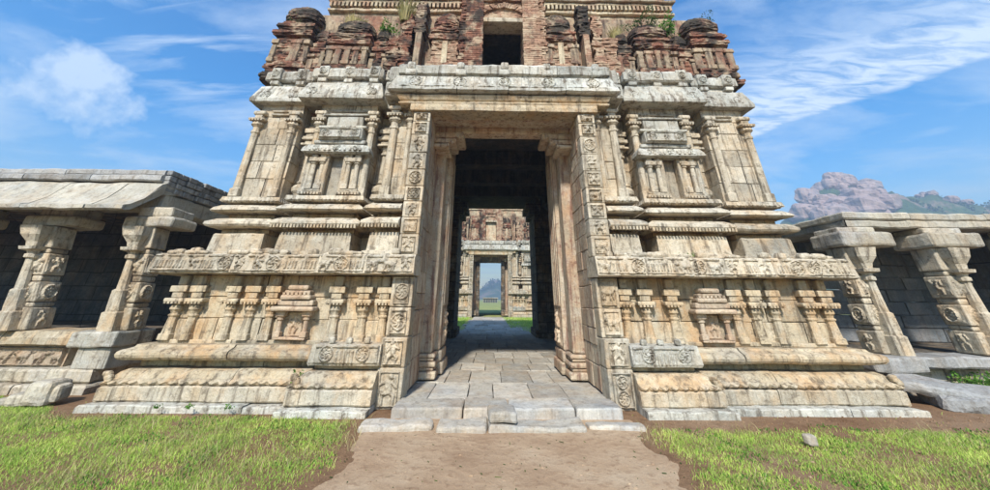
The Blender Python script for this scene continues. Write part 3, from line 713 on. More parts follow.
    def mini(cx, cy, z0, h, w, d, ncol, roof='lichen', wall='brick', er=.03, dome=1.0):
        m = MB()
        base = lerp([(0, 1.0), (.3, 1.08), (.31, .86), (.6, .86), (.61, 1.0), (1, .95)])
        stack(m, cx, cy, z0, z0+h*.2, lambda t: w*base(t), lambda t: d*base(t), er)
        stack(m, cx, cy, z0+h*.2, z0+h*.52, lambda t: w*.80, lambda t: d*.80, er*.8)
        o = m.build('miniature_shrine', wall, G)
        for q in range(ncol):    # plastered pilasters
            x = cx+(q-(ncol-1)/2)*(1.62*w/max(1, ncol-1)) if ncol > 1 else cx
            pw = min(.085, .62*w/ncol)*rs.uniform(.7, 1.3)
            if rs.random() < .08: continue
            m = MB()
            stone(m, x-pw, x+pw, cy-d*.80-.04-rs.uniform(0,.04), cy-d*.5, z0+h*.2, z0+h*(.49+rs.uniform(-.12, .02)), .02, .08, .028)
            stone(m, x-pw*1.5, x+pw*1.5, cy-d*.84-.06, cy-d*.5, z0+h*.42, z0+h*.47, .015, .08, .022)
            stone(m, x-pw*1.3, x+pw*1.3, cy-d*.84-.06, cy-d*.5, z0+h*.2, z0+h*.25, .015, .08, .022)
            m.build('pilaster', 'sootplaster', o)
        m = MB()
        rf = lerp([(0, .95), (.06, 1.04), (.12, 1.06), (.15, .86), (.22, .84), (.25, 1.0), (.32, 1.0), (.36, .80), (.46, .70), (.5, .96*dome), (.60, 1.04*dome), (.72, .98*dome), (.84, .78*dome), (.94, .48*dome), (1, .12*dome)])
        stack(m, cx, cy, z0+h*.52, z0+h*.74, lambda t: w*rf(t*.458), lambda t: d*rf(t*.458), er*.8, .05)
        m.build('eave', 'brick', o)
        m = MB(); stack(m, cx, cy, z0+h*.742, z0+h, lambda t: w*rf(.458+t*.542), lambda t: d*rf(.458+t*.542), er*.6, .05, .75)
        m.build('roof', roof, o)
        return o
    z0 = 6.42
    for s in (-1, 1):
        rk = 'lichen' 
        mini(s*5.62, 1.25, z0, 2.62 if s < 0 else 2.42, .52, .45, 4, rk, 'brick', .045)
        mini(s*4.90, 1.15, z0, 1.75, .18, .25, 2, 'lichen', 'brick', .03)
        mini(s*4.06, 1.12, z0, 2.05, .56, .38, 5, rk, 'brick', .04, .95)
        mini(s*3.28, 1.18, z0, 1.85, .20, .28, 2, 'lichen' , 'brick', .035)
        mini(s*1.52, 1.0, z0, 2.3, .42, .34, 2, 'lichen' if s > 0 else 'brick', 'brickpink', .04, .85)
        # niche slot with plaster back in the panjara
        m = MB(); m.box(s*1.52-.07, s*1.52+.07, .69, .73, z0+.45, z0+1.15, .004); m.build('shrine_slot', 'plaster', G)
        m = MB(); stack(m, s*2.92, 1.15, z0, z0+1.5, lambda t: .16, lambda t: .25, .05); stack(m, s*2.62, 1.12, z0, z0+2.3, lambda t: .15+.05*math.sin(t*25), lambda t: .2, .04)
        m.build('brick_pier', 'brickpink' if s > 0 else 'brick', G)
        m = MB(); stone(m, s*2.27-.085, s*2.27+.085, .82, 1.2, z0+.1, z0+1.55, .02, .15, .012); m.build('slim_pillar', 'sootplaster' if s < 0 else 'brickpink', G)
        m = MB(); stack(m, s*2.27, 1.05, z0+1.56, z0+2.6, lambda t: .12+.05*abs(math.sin(t*12)), lambda t: .2, .04); m.build('pillar_head', 'lichen', G)
        # brick of the window bay
        m = MB()
        stack(m, s*.76, 1.0, z0, z0+2.9, lambda t: .23, lambda t: .42, .012, .06)
        stack(m, s*1.02, .9, z0+.25, z0+2.8, lambda t: .085+.05*abs(math.sin(t*18)), lambda t: .30, .04, .06)
        m.build('window_jamb', 'brickpink' if s > 0 else 'brick', G)
        # rubble at the foot of the brickwork
        m = MB()
        for q in range(46):
            x = s*rs.uniform(.6, 5.9); w = rs.uniform(.05, .13); yy = rs.uniform(.55, .95)-(.2 if abs(x) < 2.6 else 0); z = 6.4
            stone(m, x-w, x+w, yy-w, yy+w, z, z+rs.uniform(.08, .22), .04, amp=.04, n=3)
        m.build('fallen_brick', 'brick', G, smooth=False)
    m = MB(); stone(m, -.62, .62, .58, 1.1, 8.16, 8.30, .02, .15, .01); m.build('window_lintel', 'pale', G)
    m = MB()
    # radiating brick arch above the window lintel
    for q in range(34):
        a = math.pi*(q+.5)/34; r0, r1 = .62, .86
        c_, s_ = math.cos(a), math.sin(a)
        pts = []
        for y in (.62+rs.uniform(-.02, .03), .9):
            for r, w in ((r0, .024), (r1+rs.uniform(-.05, .05), .034)):
                for k in (-1, 1): pts.append((r*c_-k*w*s_, y, 8.31+(r*s_+k*w*c_)*.62))
        m.add(pts, [(0,1,3,2), (4,6,7,5), (0,4,5,1), (2,3,7,6), (0,2,6,4), (1,5,7,3)])
    stack(m, 0, 1.06, 8.31, 8.95, lambda t: .8-.25*t, lambda t: .36, .012, .06)
    m.build('window_arch', 'brickpink', G)
    m = MB(); stack(m, 0, 1.1, 8.96, 9.9, lambda t: 1.0-.3*t, lambda t: .5, .05); m.build('gable', 'brickpink', G)
    # --- second storey, plastered, set back
    m = MB()
    for z0_, z1_, o in ((8.85, 9.55, 0), (9.56, 9.66, .12), (9.67, 9.74, .05), (9.92, 10.02, .12), (10.03, 10.12, .2), (10.13, 10.5, .0)):
        course(m, [(-5.35-o, 9.5), (-5.35-o, 1.85-o), (5.35+o, 1.85-o), (5.35+o, 9.5)], rect(z0_, z1_, 0, .4, .02), (2, 4), res=.15, amp=.03)
    m.box(-5.1, 5.1, 2.1, 9.5, 8.9, 11.0)
    m.build('second_storey', 'plaster', G)
    m = MB(); x = -5.4
    while x < 5.4:
        m.box(x-.035, x+.035, 1.72, 1.95, 9.745, 9.915, .006)
        x += .13
    m.build('dentil_row', 'plaster', G)
    m = MB()
    for q in range(15):
        x = -5.0+q*10/14; stack(m, x, 1.9, 10.13, 10.13+rs.uniform(.7, 1.3), lambda t: .28*(1-.3*t), lambda t: .2, .05)
    stack(m, -4.4, 1.75, 8.5, 8.95, lambda t: .8-.3*t, lambda t: .3, .07); stack(m, 4.2, 1.75, 8.4, 8.9, lambda t: .7-.3*t, lambda t: .3, .07)
    m.box(-4.3, 4.3, 3.0, 8.6, 11, 13)
    m.build('upper_brickwork', 'brick', G)
    return G
stone_red = stone_mat('red_stained_granite', (.42,.31,.20), (.49,.39,.27), (.38,.32,.24), stain=(.12,.065,.045), stain_amt=.55, ochre=(.44,.24,.12), ochre_amt=.5, pale_amt=.2)
M['red'] = stone_red
gate = gateway()
tag(gate, 'tall carved granite gateway with ruined brick storey, standing at the end of the dirt path', 'temple gateway', 'gateways of the temple')
gate2 = copy_tree(gate); gate2.location = (-.2, 28, 0)
tag(gate2, 'farther stone gateway seen small through the open passage at the end of the paved walk', 'temple gateway')
m = MB()
for s in (-1, 1): a, b = sorted((s*.98, s*1.3)); stone(m, a, b, 1.0, 1.6, .1, 4.5, .03, .3)
stone(m, -1.3, 1.3, 1.0, 1.6, 4.5, 5.0, .03, .3)
m.build('door_frame', 'dark', gate2)
m = MB(); stone(m, -.5, .5, .9, 1.1, 6.5, 8.1, .03, .3); m.build('blocked_window', 'plaster', gate2)

# ------------------------------------------------------------------ side pavilions
def pavilion_pillar(par, x, y, z0, z1, lean=0.0, mat='grey', w=.26, colon=True):
    m = MB(); H = z1-z0
    def sh(a, b, c, d, e, f, r=.025, amp=.012):
        k = len(m.v); stone(m, a, b, c, d, e, f, r, .12, amp)
        for i in range(k, len(m.v)):
            vx, vy, vz = m.v[i]; m.v[i] = (vx+lean*(vz-z0)/H, vy, vz)
    for a, b, g in ((0, .20, 1.12), (.205, .245, .96), (.25, .44, 1.04), (.445, .50, .92), (.505, .72, 1.02), (.725, .77, .92), (.775, 1.0, 1.05)):
        sh(x-w*g, x+w*g, y-w*g, y+w*g, z0+H*a, z0+H*b)
    o = m.build('pillar', mat, par)
    m2 = MB(); m3 = MB(); rr = random.Random(int(x*10))
    for k, (z, fn) in enumerate(((.10, h_figure), (.345, h_rosette), (.61, h_beast))):
        zz = z0+H*z
        f = (lambda X, Z: h_figure(X, Z, x, zz, .3, rr)) if fn is h_figure else (lambda X, Z: h_rosette(X, Z, x, zz, .13)) if fn is h_rosette else (lambda X, Z: h_beast(X, Z, x, zz, .34, rr))
        relief(m2, x-w*.9, x+w*.9, zz-.15, zz+.15, y-w*1.06, f, .04, .016)
        sd = x+w*1.06 if x < 0 else x-w*1.06
        g = (lambda X, Z: h_figure(X, Z, y, zz, .3, rr)) if k != 1 else (lambda X, Z: h_rosette(X, Z, y, zz, .13))
        relief(m3, y-w*.9, y+w*.9, zz-.15, zz+.15, sd, g, .04, .016, face='+x' if x < 0 else '-x')
    for mm in (m2, m3):
        mm.v = [(vx+lean*(vz-z0)/H, vy, vz) for vx, vy, vz in mm.v]; mm.build('carving', mat, o)
    if colon:
        m = MB(); cx, cy = x-(.06 if x < 0 else -.04), y-w-.05
        shaft(m, cx, cy, [(z0, .145, .12), (z0+H*.16, .14, .12), (z0+H*.17, .12, .3), (z0+H*.20, .12, .3), (z0+H*.21, .115, .2), (z0+H*.36, .105, .2), (z0+H*.375, .085, .5), (z0+H*.66, .062, .5), (z0+H*.67, .10, .5), (z0+H*.70, .10, .5), (z0+H*.71, .07, .5), (z0+H*.735, .085, .5), (z0+H*.75, .16, .2), (z0+H*.78, .17, .2), (z0+H*.785, .10, .2), (z0+H*.83, .12, .3), (z0+H*.90, .19, .2), (z0+H*.99, .22, .15)], .008, lean=(lean/H, 0))
        m.build('colonnette', mat, o)
    return o

# left pavilion
LP = empty('pillared_pavilion', (-9.5, 1, 0))
tag(LP, 'low pillared pavilion left of the gateway with curved stone eave and rubble parapet', 'pavilion')
def lp(o): o.parent = LP; o.matrix_parent_inverse = LP.matrix_basis.inverted(); return o
class PX:   # parents that keep world coordinates
    pass
def inpar(mb, name, mat, P=LP, smooth=False):
    o = mb.build(name, mat, None, smooth); o.parent = P; o.matrix_parent_inverse = Matrix.Translation(P.location).inverted(); return o
m = MB(); x0, x1 = -18.0, -7.3
course(m, [(x0, .75), (-7.15, .75), (-7.15, 9)], rect(-.1, .13, .1, .6, .03), (1.2, 2.2), amp=.02, off=.015)
course(m, [(x0, .85), (-7.2, .85), (-7.2, 9)], rect(.13, .33, .06, .6, .03), (1.2, 2.2), amp=.02, off=.015); inpar(m, 'footing', 'grey')
m = MB(); course(m, [(x0, 1.02), (-7.95, 1.02)], rect(.33, .67, 0, .5, .01), (1.5, 2.5), amp=.01)
relief(m, -9.9, -7.98, .36, .65, .995, lambda X, Z: np.maximum.reduce([h_beast(X, Z, c, .5, .30, random.Random(int(-c*10))) for c in np.arange(-9.7, -8, .33)]), .05, .016, frame=.02)
inpar(m, 'carved_panel', 'red')
m = MB(); course(m, [(x0, .95), (-7.5, .95)], [(-.6, .67), (.02, .67), (.10, .70), (.10, .80), (.04, .90), (-.6, .92)], (1.4, 2.4), amp=.014); inpar(m, 'plinth_rail', 'warm')
m = MB(); stone(m, -7.78, -6.95, .72, 1.6, .665, .915, .03, .12, .02); stone(m, -7.6, -7.0, .80, 1.6, .335, .66, .02, .12, .014); inpar(m, 'corner_block', 'palegrey')
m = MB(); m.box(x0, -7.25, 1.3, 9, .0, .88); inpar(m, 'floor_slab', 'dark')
P1 = pavilion_pillar(None, -7.20, 1.14, .915, 2.78, -.24, 'pale', .19); P2 = pavilion_pillar(None, -9.05, 1.14, .915, 2.78, -.42, 'pale', .20); P3 = pavilion_pillar(None, -11.6, 1.22, .915, 2.78, 0, 'grey', .25)
P4 = pavilion_pillar(None, -7.55, 4.0, .9, 2.78, 0, 'grey', .24, False)
for p in (P1, P2, P3, P4): p.parent = LP; p.matrix_parent_inverse = Matrix.Translation(LP.location).inverted()
for px in (-7.40, -9.45, -11.6):
    m = MB(); stone(m, px-.50, px+.50, .86, 1.6, 2.79, 3.0, .05, .1, .02); stone(m, px-.36, px+.36, .95, 1.6, 3.005, 3.2, .04, .1, .02); inpar(m, 'corbel', 'grey')
m = MB()
course(m, [(x0, 1.15), (-7.5, 1.15), (-7.5, 9)], rect(3.2, 3.55, 0, .4, .03), (1.6, 2.6), amp=.015); inpar(m, 'roof_beam', 'roofstone')
m = MB()   # curved eave sheets
ev = [(-.4, 3.58), (.05, 3.50), (.35, 3.26), (.62, 3.04), (.74, 3.0), (.80, 3.03), (.80, 3.10), (.68, 3.14), (.45, 3.32), (.28, 3.54), (.16, 3.70), (.04, 3.76), (-.4, 3.77)]
course(m, [(x0, 1.1), (-7.48, 1.1)], ev, (1.0, 1.5), gap=.008, res=.12, amp=.022, off=.015); inpar(m, 'curved_eave', 'roofstone', smooth=False)
m = MB()
course(m, [(x0, 1.0), (-7.6, 1.0)], rect(3.78, 3.92, .03, .4, .025), (1.2, 2.2), amp=.018, off=.015); course(m, [(x0, 1.04), (-7.6, 1.04)], rect(3.925, 4.06, .03, .4, .025), (1.2, 2.2), amp=.018, off=.015)
for r in range(4):
    z = 3.57+r*.125; yy = 1.05
    while yy < 8.8:
        L = random.uniform(.16, .34); stone(m, -7.78, -7.48+random.uniform(-.025, .03), yy+.006, yy+L-.006, z+.004, z+.116, .02, .08, .012, n=4); yy += L
inpar(m, 'parapet', 'cool')
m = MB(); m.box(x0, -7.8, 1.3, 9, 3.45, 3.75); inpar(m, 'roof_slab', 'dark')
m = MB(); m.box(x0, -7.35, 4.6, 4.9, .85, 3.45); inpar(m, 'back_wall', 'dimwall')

# right pavilion
RP = empty('pillared_pavilion', (9.5, 1, 0))
tag(RP, 'low pillared pavilion right of the big gateway with flat grey roof slabs and no eave', 'pavilion')
x0, x1 = 7.35, 18.0
m = MB()
course(m, [(6.75, 9), (6.75, .98), (x1, .98)], rect(-.1, .2, .0, .6, .03), (.5, 1.0), amp=.03, off=.03); course(m, [(6.75, 9), (6.75, 1.0), (x1, 1.0)], rect(.2, .40, 0, .6, .03), (.4, .9), amp=.03, off=.03)
inpar(m, 'rubble_base', 'grey', RP)
m = MB(); course(m, [(6.7, 9), (6.7, .80), (x1, .80)], rect(.41, .60, .04, .6, .03), (1.3, 2.2), amp=.02, off=.015); stone(m, 6.50, 7.45, .58, 1.3, .38, .615, .04, .12, .025); inpar(m, 'plinth_slab', 'cool', RP)
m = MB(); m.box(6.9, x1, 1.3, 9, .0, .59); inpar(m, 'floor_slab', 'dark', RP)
Q1 = pavilion_pillar(None, 7.26, 1.12, .62, 2.50, .0, 'pale', .20); Q2 = pavilion_pillar(None, 9.15, 1.12, .62, 2.50, .0, 'pale', .22); Q3 = pavilion_pillar(None, 11.6, 1.15, .62, 2.50, 0, 'cool', .25); Q4 = pavilion_pillar(None, 7.6, 4.1, .6, 2.5, 0, 'cool', .25, False)
for p in (Q1, Q2, Q3, Q4): p.parent = RP; p.matrix_parent_inverse = Matrix.Translation(RP.location).inverted()
for px in (7.55, 9.4, 11.6):
    m = MB(); stone(m, px-.56, px+.52, .74, 1.6, 2.51, 2.80, .05, .1, .02); stone(m, px-.40, px+.40, .95, 1.6, 2.805, 2.93, .03, .1, .02); inpar(m, 'corbel', 'grey', RP)
m = MB(); course(m, [(7.45, 9), (7.45, 1.02), (x1, 1.02)], rect(2.93, 3.09, .02, .6, .03), (1.2, 2.4), amp=.02, off=.02); course(m, [(7.42, 9), (7.42, .99), (x1, .99)], rect(3.095, 3.25, .02, .6, .03), (1.2, 2.4), amp=.022, off=.02); inpar(m, 'roof_slab', 'roofstone', RP)
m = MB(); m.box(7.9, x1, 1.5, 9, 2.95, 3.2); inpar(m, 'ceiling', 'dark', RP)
m = MB()
for r in range(8):
    z = .6+r*.295; course(m, [(8.4, 3.4), (x1, 3.4)], rect(z, z+.29, 0, .3, .02), (.4, .9), amp=.02, off=.02)
for r in range(8):
    z = .6+r*.295; course(m, [(12.2, 1.7), (12.2, 3.4)], rect(z, z+.29, 0, .3, .02), (.4, .9), amp=.02, off=.02)
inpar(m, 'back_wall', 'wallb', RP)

# ------------------------------------------------------------------ loose stones
def loose(name, label, cat, mat, boxes, rot=(0,0,0), group=None):
    x = sum((b[0]+b[1])/2 for b in boxes)/len(boxes); y = sum((b[2]+b[3])/2 for b in boxes)/len(boxes)
    m = MB()
    for b in boxes: stone(m, b[0]-x, b[1]-x, b[2]-y, b[3]-y, b[4], b[5], b[6] if len(b) > 6 else .03, .07, b[7] if len(b) > 7 else .02)
    o = m.build(name, mat); o.location = (x, y, 0); o.rotation_euler = tuple(R(a) for a in rot); tag(o, label, cat, group); return o
loose('edging_slab', 'long narrow slab at the left end of the row of stones edging the dirt path', 'stone slab', 'slab', [(-1.90, -.98, -1.08, -.78, -.04, .06, .035, .035)], (0, 0, 5), 'slabs laid before the gateway step')
loose('edging_slab', 'thick central slab in front of the gateway step, left of the small square block', 'stone slab', 'slab', [(-.92, -.28, -1.12, -.78, -.04, .075, .035, .032)], (0, 0, -1), 'slabs laid before the gateway step')
loose('edging_slab', 'rough central slab lying under and right of the small square block before the gateway', 'stone slab', 'slab', [(-.27, .98, -1.12, -.76, -.04, .07, .035, .035)], (0, 0, 1), 'slabs laid before the gateway step')
loose('edging_slab', 'thin half-buried slab at the right end of the row edging the dirt path', 'stone slab', 'slab', [(1.02, 1.75, -1.02, -.78, -.06, .045, .03, .025)], (0, 0, -3), 'slabs laid before the gateway step')
loose('step_stone', 'small square stone block set against the middle of the gateway step', 'stone block', 'slab', [(-.27, .10, -1.06, -.66, .07, .19, .03, .022)], (0, 0, 4))
loose('carved_fragment', 'fallen carved stone fragment lying in front of the left pavilion', 'stone fragment', 'grey', [(-7.45, -7.12, -.12, .2, .0, .17, .05), (-7.20, -6.86, -.16, .22, .02, .32, .06), (-7.02, -6.78, -.1, .15, .05, .27, .05), (-7.60, -7.4, -.06, .14, .0, .12, .04)], (0, 0, 6))
fs = loose('fallen_slab', 'big smooth slab fallen and tilted between the right plinth and pavilion', 'stone slab', 'cool', [(6.55, 8.1, -.05, .62, .12, .29, .07, .05)], (9, 6, -24))
loose('fallen_boulder', 'rounded grey boulder under the edge of the tilted fallen slab', 'boulder', 'cool', [(6.85, 7.9, -.25, .45, -.05, .17, .09, .08)], (0, 0, -20))
loose('white_rock', 'small pale rock lying alone on the right lawn', 'rock', 'slab', [(3.43, 3.56, -1.55, -1.47, .0, .10, .02, .03)], (0, 0, 20))

# the step and paved floor
m = MB()
xx = [-1.62, -.62, .02, .95, 1.62]
for i in range(4): stone(m, xx[i]+.006, xx[i+1]-.006, -.58+random.uniform(-.02, .02), -.02, -.04, .13+random.uniform(-.006, .006), .025, .1, .016)
st = m.build('door_step', 'slab', gate)
m = MB(); y = .0
while y < 12.4:
    h = random.uniform(.85, 1.45); w0 = 1.55 if (y < 1.3 or y > 9.3) else (1.2 if y < 2.8 else 3.05); x = -w0-.1
    while x < w0:
        L = random.uniform(.36, .62); L = min(L, w0+.12-x)
        if w0+.1-(x+L) < .2: L = w0+.1-x
        stone(m, x+.006, x+L-.006, y+.004, y+h-.004, -.02, .113+random.uniform(-.004, .004), .012, .12, .008); x += L
    y += h
tag(m.build('paved_floor', 'slab'), kind='structure')
m = MB(); y = 12.45
while y < 28.6:
    h = random.uniform(.6, 1.2); x = -1.7+random.uniform(-.2, .2)
    while x < 1.4:
        L = random.uniform(.5, 1.1); stone(m, x+.01, x+L-.01, y+.01, y+h-.01, -.05, .05+random.uniform(-.01, .01), .02, .3, .012); x += L
    y += h
tag(m.build('paved_path', 'slab'), kind='structure')

# ------------------------------------------------------------------ ground
def gz(x, y):
    d = .03*noise.noise(Vector((x*.5, y*.5, 0)))+.012*noise.noise(Vector((x*2.1, y*2.1, 3)))
    k = max(0.0, min(1.0, (-.7-y)/.6)); return d*k+.006*noise.noise(Vector((x*6, y*6, 1)))*k
def edge(y, s): # dirt path edge
    return s*(1.80-.02*y)+.16*noise.noise(Vector((y*1.7, s*3.3, 0)))+(-.12 if s > 0 else -.05)+(.10*(y+1.2))*s
xs = sorted(set([-3000, -1500, -400, -120, -60, -30, -16]+[round(v, 3) for v in np.arange(-13, 13.01, .13)]+[16, 30, 60, 120, 400, 1500, 3000]))
ys = sorted(set([-1500, -200, -40, -12]+[round(v, 3) for v in np.arange(-8, .3, .13)]+[.6, 1.5, 4, 8, 12, 16, 20, 24, 28, 34, 42, 60, 100, 160, 300, 600, 1500, 3000]))
m = MB(); m.v = [(x, y, gz(x, y) if -13 <= x <= 13 and -8 <= y else 0.0) for x in xs for y in ys]; k = len(ys)
m.f = [(i*k+j, (i+1)*k+j, (i+1)*k+j+1, i*k+j+1) for i in range(len(xs)-1) for j in range(k-1)]
tag(m.build('ground', 'ground', smooth=True), kind='structure')
m = MB(); nu, nv = 34, 70
for j in range(nv+1):
    y = -8+(-.55+8)*j/nv
    a, b = edge(y, -1)-.05, edge(y, 1)+.05
    for i in range(nu+1):
        x = a+(b-a)*i/nu; ed = min(1, min(i, nu-i)/2.5)
        m.v.append((x, y, gz(x, y)-.006+ed*.012-.015*math.exp(-((x)/.5)**2)*0))
m.f = [(j*(nu+1)+i, j*(nu+1)+i+1, (j+1)*(nu+1)+i+1, (j+1)*(nu+1)+i) for j in range(nv) for i in range(nu)]
tag(m.build('dirt_path', 'path', smooth=True), kind='structure')

# grass: many small blades
rng = np.random.default_rng(5)
def blades(name, mat, pts, hmin, hmax, wid, kind='stuff'):
    n = len(pts); P = np.array(pts)
    h = rng.uniform(hmin, hmax, n)*P[:, 3]; a = rng.uniform(0, 2*np.pi, n); lean = rng.uniform(.2, 1.5, n)*h
    w = rng.uniform(.6, 1.2, n)*wid; la = rng.uniform(0, 2*np.pi, n)
    dx, dy = np.cos(a)*w, np.sin(a)*w; lx, ly = np.cos(la)*lean, np.sin(la)*lean
    V = np.empty((n, 5, 3)); B = P[:, :3]
    V[:, 0] = B+np.stack([-dx, -dy, -.01+0*dx], 1); V[:, 1] = B+np.stack([dx, dy, -.01+0*dx], 1)
    V[:, 2] = B+np.stack([dx*.8+lx*.4, dy*.8+ly*.4, h*.6], 1); V[:, 3] = B+np.stack([-dx*.8+lx*.4, -dy*.8+ly*.4, h*.6], 1)
    V[:, 4] = B+np.stack([lx, ly, h], 1)
    me = bpy.data.meshes.new(name); me.vertices.add(n*5); me.vertices.foreach_set('co', V.reshape(-1).astype(np.float32))
    idx = np.arange(n)[:, None]*5
    loops = np.concatenate([idx+np.array([0, 1, 2, 3]), idx+np.array([3, 2, 4])], 1).reshape(-1)
    me.loops.add(n*7); me.loops.foreach_set('vertex_index', loops.astype(np.int32))
    st_ = (np.arange(n)[:, None]*7+np.array([0, 4])).reshape(-1); tot = np.tile([4, 3], n)
    me.polygons.add(n*2); me.polygons.foreach_set('loop_start', st_.astype(np.int32)); me.polygons.foreach_set('loop_total', tot.astype(np.int32))
    me.materials.append(M[mat]); me.update(calc_edges=True); me.validate()
    o = bpy.data.objects.new(name, me); col.objects.link(o); return o
pts = []
def bound(x):   # front edge of the lawns, set off from the plinth by bare soil
    n = .22*noise.noise(Vector((x*1.1, 5, 0)))+.1*noise.noise(Vector((x*4, 9, 0)))
    if x < 0: return (-.47 if x > -6.3 else -.40+min(1.0, (-6.3-x)*.6))+n*.8-.12*max(0, x+3.2)
    return -.88+n-.02*x
while len(pts) < 340000:
    x = rng.uniform(-12, 12); y = -8*rng.random()**1.6-.2
    if rng.random() < .25: y = rng.uniform(-3.2, -.3)
    if x < 0 and x < -6.3: y += 0.6
    if edge(y, -1)-.02 < x < edge(y, 1)+.02: continue
    if y > bound(x): 
        if rng.random() > .015: continue
    d = noise.noise(Vector((x*1.3, y*1.3, 1)))+.6*noise.noise(Vector((x*4, y*4, 1)))
    near = min(1, min(abs(x-edge(y, -1)), abs(x-edge(y, 1)))/.35, max(.12, (bound(x)-y)/.25))
    if rng.random() > (.95+d*1.1)*near+.03: continue
    pts.append((x, y, gz(x, y), .75+.7*max(0, d)))
tag(blades('grass', 'grass', pts, .012, .048, .0026), 'short yellow green grass growing on both sides of the dirt path', 'grass', kind='stuff')
wp = []
while len(wp) < 16000:
    x = rng.uniform(-12, 12); y = rng.uniform(-4, -.4)
    if edge(y, -1)-.1 < x < edge(y, 1)+.1 or y > bound(x)+.1: continue
    if noise.noise(Vector((x*1.8, y*1.8, 17))) < .12: continue
    wp.append((x, y, gz(x, y), 1))
tag(blades('clover', 'fern', wp, .008, .03, .009), 'darker broad leaved weeds among the short grass', 'weeds', kind='stuff')
pts = []
while len(pts) < 14000:
    x = rng.uniform(-12, 12); y = rng.uniform(-5, -.5)
    if edge(y, -1)+.1 < x < edge(y, 1)-.1 or y > bound(x): continue
    if noise.noise(Vector((x*.9, y*.9, 7))) < .05: continue
    pts.append((x, y, gz(x, y), 1))
tag(blades('dry_grass', 'straw', pts, .04, .12, .003), 'dry straw coloured stalks mixed into the lawns', 'dry grass', kind='stuff')
pts = []
while len(pts) < 45000:
    x = rng.uniform(-9, 9); y = rng.uniform(12, 27.6)
    if -1.9 < x < 1.5 and not (x > .9 and y > 16): continue
    if rng.random() > .7+noise.noise(Vector((x*.6, y*.6, 0))): continue
    pts.append((x, y, 0, 1))
tag(blades('courtyard_grass', 'grass', pts, .06, .16, .012), 'green grass of the courtyard seen through the gateway', 'grass', kind='stuff')
# crumbs of soil
m = MB()
for q in range(5200):
    x = rng.uniform(-9, 9); y = rng.uniform(-3.2, -.3)
    inp = edge(y, -1) < x < edge(y, 1)
    if y < bound(x)-.1 and not (inp and rng.random() < .35): continue
    s_ = rng.uniform(.005, .016)*(.7 if inp else 1.15); z = gz(x, y)
    a = rng.uniform(0, 3)
    p = [(x+s_*math.cos(a+t)*rng.uniform(.7, 1.2), y+s_*math.sin(a+t)*rng.uniform(.7, 1.2), z) for t in (0, 1.57, 3.14, 4.71)]
    q2 = [(v[0]*.55+x*.45, v[1]*.55+y*.45, z+s_*rng.uniform(.6, 1.1)) for v in p]
    m.add(p+q2, [(4,5,6,7), (0,1,5,4), (1,2,6,5), (2,3,7,6), (3,0,4,7)])
tag(m.build('soil_crumbs', 'ground'), 'brown crumbs of soil scattered in front of the gateway', 'soil', kind='stuff')

m = MB()
for q in range(130):
    y = rng.uniform(-3.0, -1.15); x = rng.uniform(edge(y, -1), edge(y, 1)); L = rng.uniform(.004, .03)*rng.random()+.003; w_ = rng.uniform(.0015, .005); a = rng.uniform(0, 3.14); z = gz(x, y)+.006
    c, d = math.cos(a), math.sin(a); m.add([(x-c*L-d*w_, y-d*L+c*w_, z), (x-c*L+d*w_, y-d*L-c*w_, z+.004), (x+c*L+d*w_, y+d*L-c*w_, z+.006), (x+c*L-d*w_, y+d*L+c*w_, z+.002)], [(0,1,2,3)])
tag(m.build('leaf_litter', 'bush'), 'dark twigs and leaf bits strewn over the dirt path', 'litter', kind='stuff')
m = MB()
for q in range(260):
    y = rng.uniform(-3.2, -.75); x = rng.uniform(-5, 5) if rng.random() < .4 else rng.uniform(edge(y, -1), edge(y, 1))
    a = .004+.014*rng.random()**4; z = gz(x, y); stone(m, x-a, x+a*1.2, y-a, y+a*.9, z-.003, z+a*1.1, a*.6, amp=a*.4, n=2)
tag(m.build('pebbles', 'path'), 'small brown pebbles scattered on the bare soil and dirt path', 'pebbles', kind='stuff')
# ------------------------------------------------------------------ plants on the masonry
def plant(name, loc, n, r, h, mat, label, leaf=.03, grassy=False, group='plants growing on the ruined tower'):
    m = MB()
    for i in range(n):
        a = rng.uniform(0, 6.28)
        if grassy:
            rr = r*rng.random()**.5*.4; x, y = rr*math.cos(a), rr*math.sin(a); L = h*rng.uniform(.5, 1.1); o = rng.uniform(.1, .6)*L
            b = a+rng.uniform(-.5, .5); w = leaf*.25; px, py = -math.sin(b)*w, math.cos(b)*w
            ex, ey = x+o*math.cos(b), y+o*math.sin(b)
            m.add([(x-px, y-py, 0), (x+px, y+py, 0), (x+px+(ex-x)*.4, y+py+(ey-y)*.4, L*.65), (x-px+(ex-x)*.4, y-py+(ey-y)*.4, L*.65), (ex, ey, L)], [(0,1,2,3), (3,2,4)])
        else:
            u = rng.random()**.4; ph = rng.uniform(0, 1.4); lump = 1+.35*math.sin(a*3)+.2*math.sin(a*7)
            x = r*u*math.cos(a)*math.cos(ph*.6)*lump; y = r*u*math.sin(a)*math.cos(ph*.6)*lump; z = h*u*math.sin(ph)*lump+.02
            t1 = Vector(rng.normal(size=3)).normalized()*leaf; t2 = Vector(rng.normal(size=3)).cross(t1).normalized()*leaf*.5
            c = Vector((x, y, z)); m.add([tuple(c-t1), tuple(c+t2), tuple(c+t1), tuple(c-t2)], [(0,1,2,3)])
    o = m.build(name, mat); o.location = loc; return tag(o, label, 'plant', group)
plant('dry_grass_tuft', (-4.2, 1.2, 8.42), 260, .7, .32, 'straw', 'dry yellow grass tuft on top of the left long miniature shrine', .035, True)
plant('dry_grass_tuft', (-2.75, 1.0, 8.45), 260, .35, .75, 'straw', 'tall dry grass standing beside the slim pillar left of the brick window', .03, True)
plant('fern', (-3.2, 1.0, 8.05), 350, .25, .3, 'fern', 'green leafy plant low in the dark gap left of the slim pillar', .035)
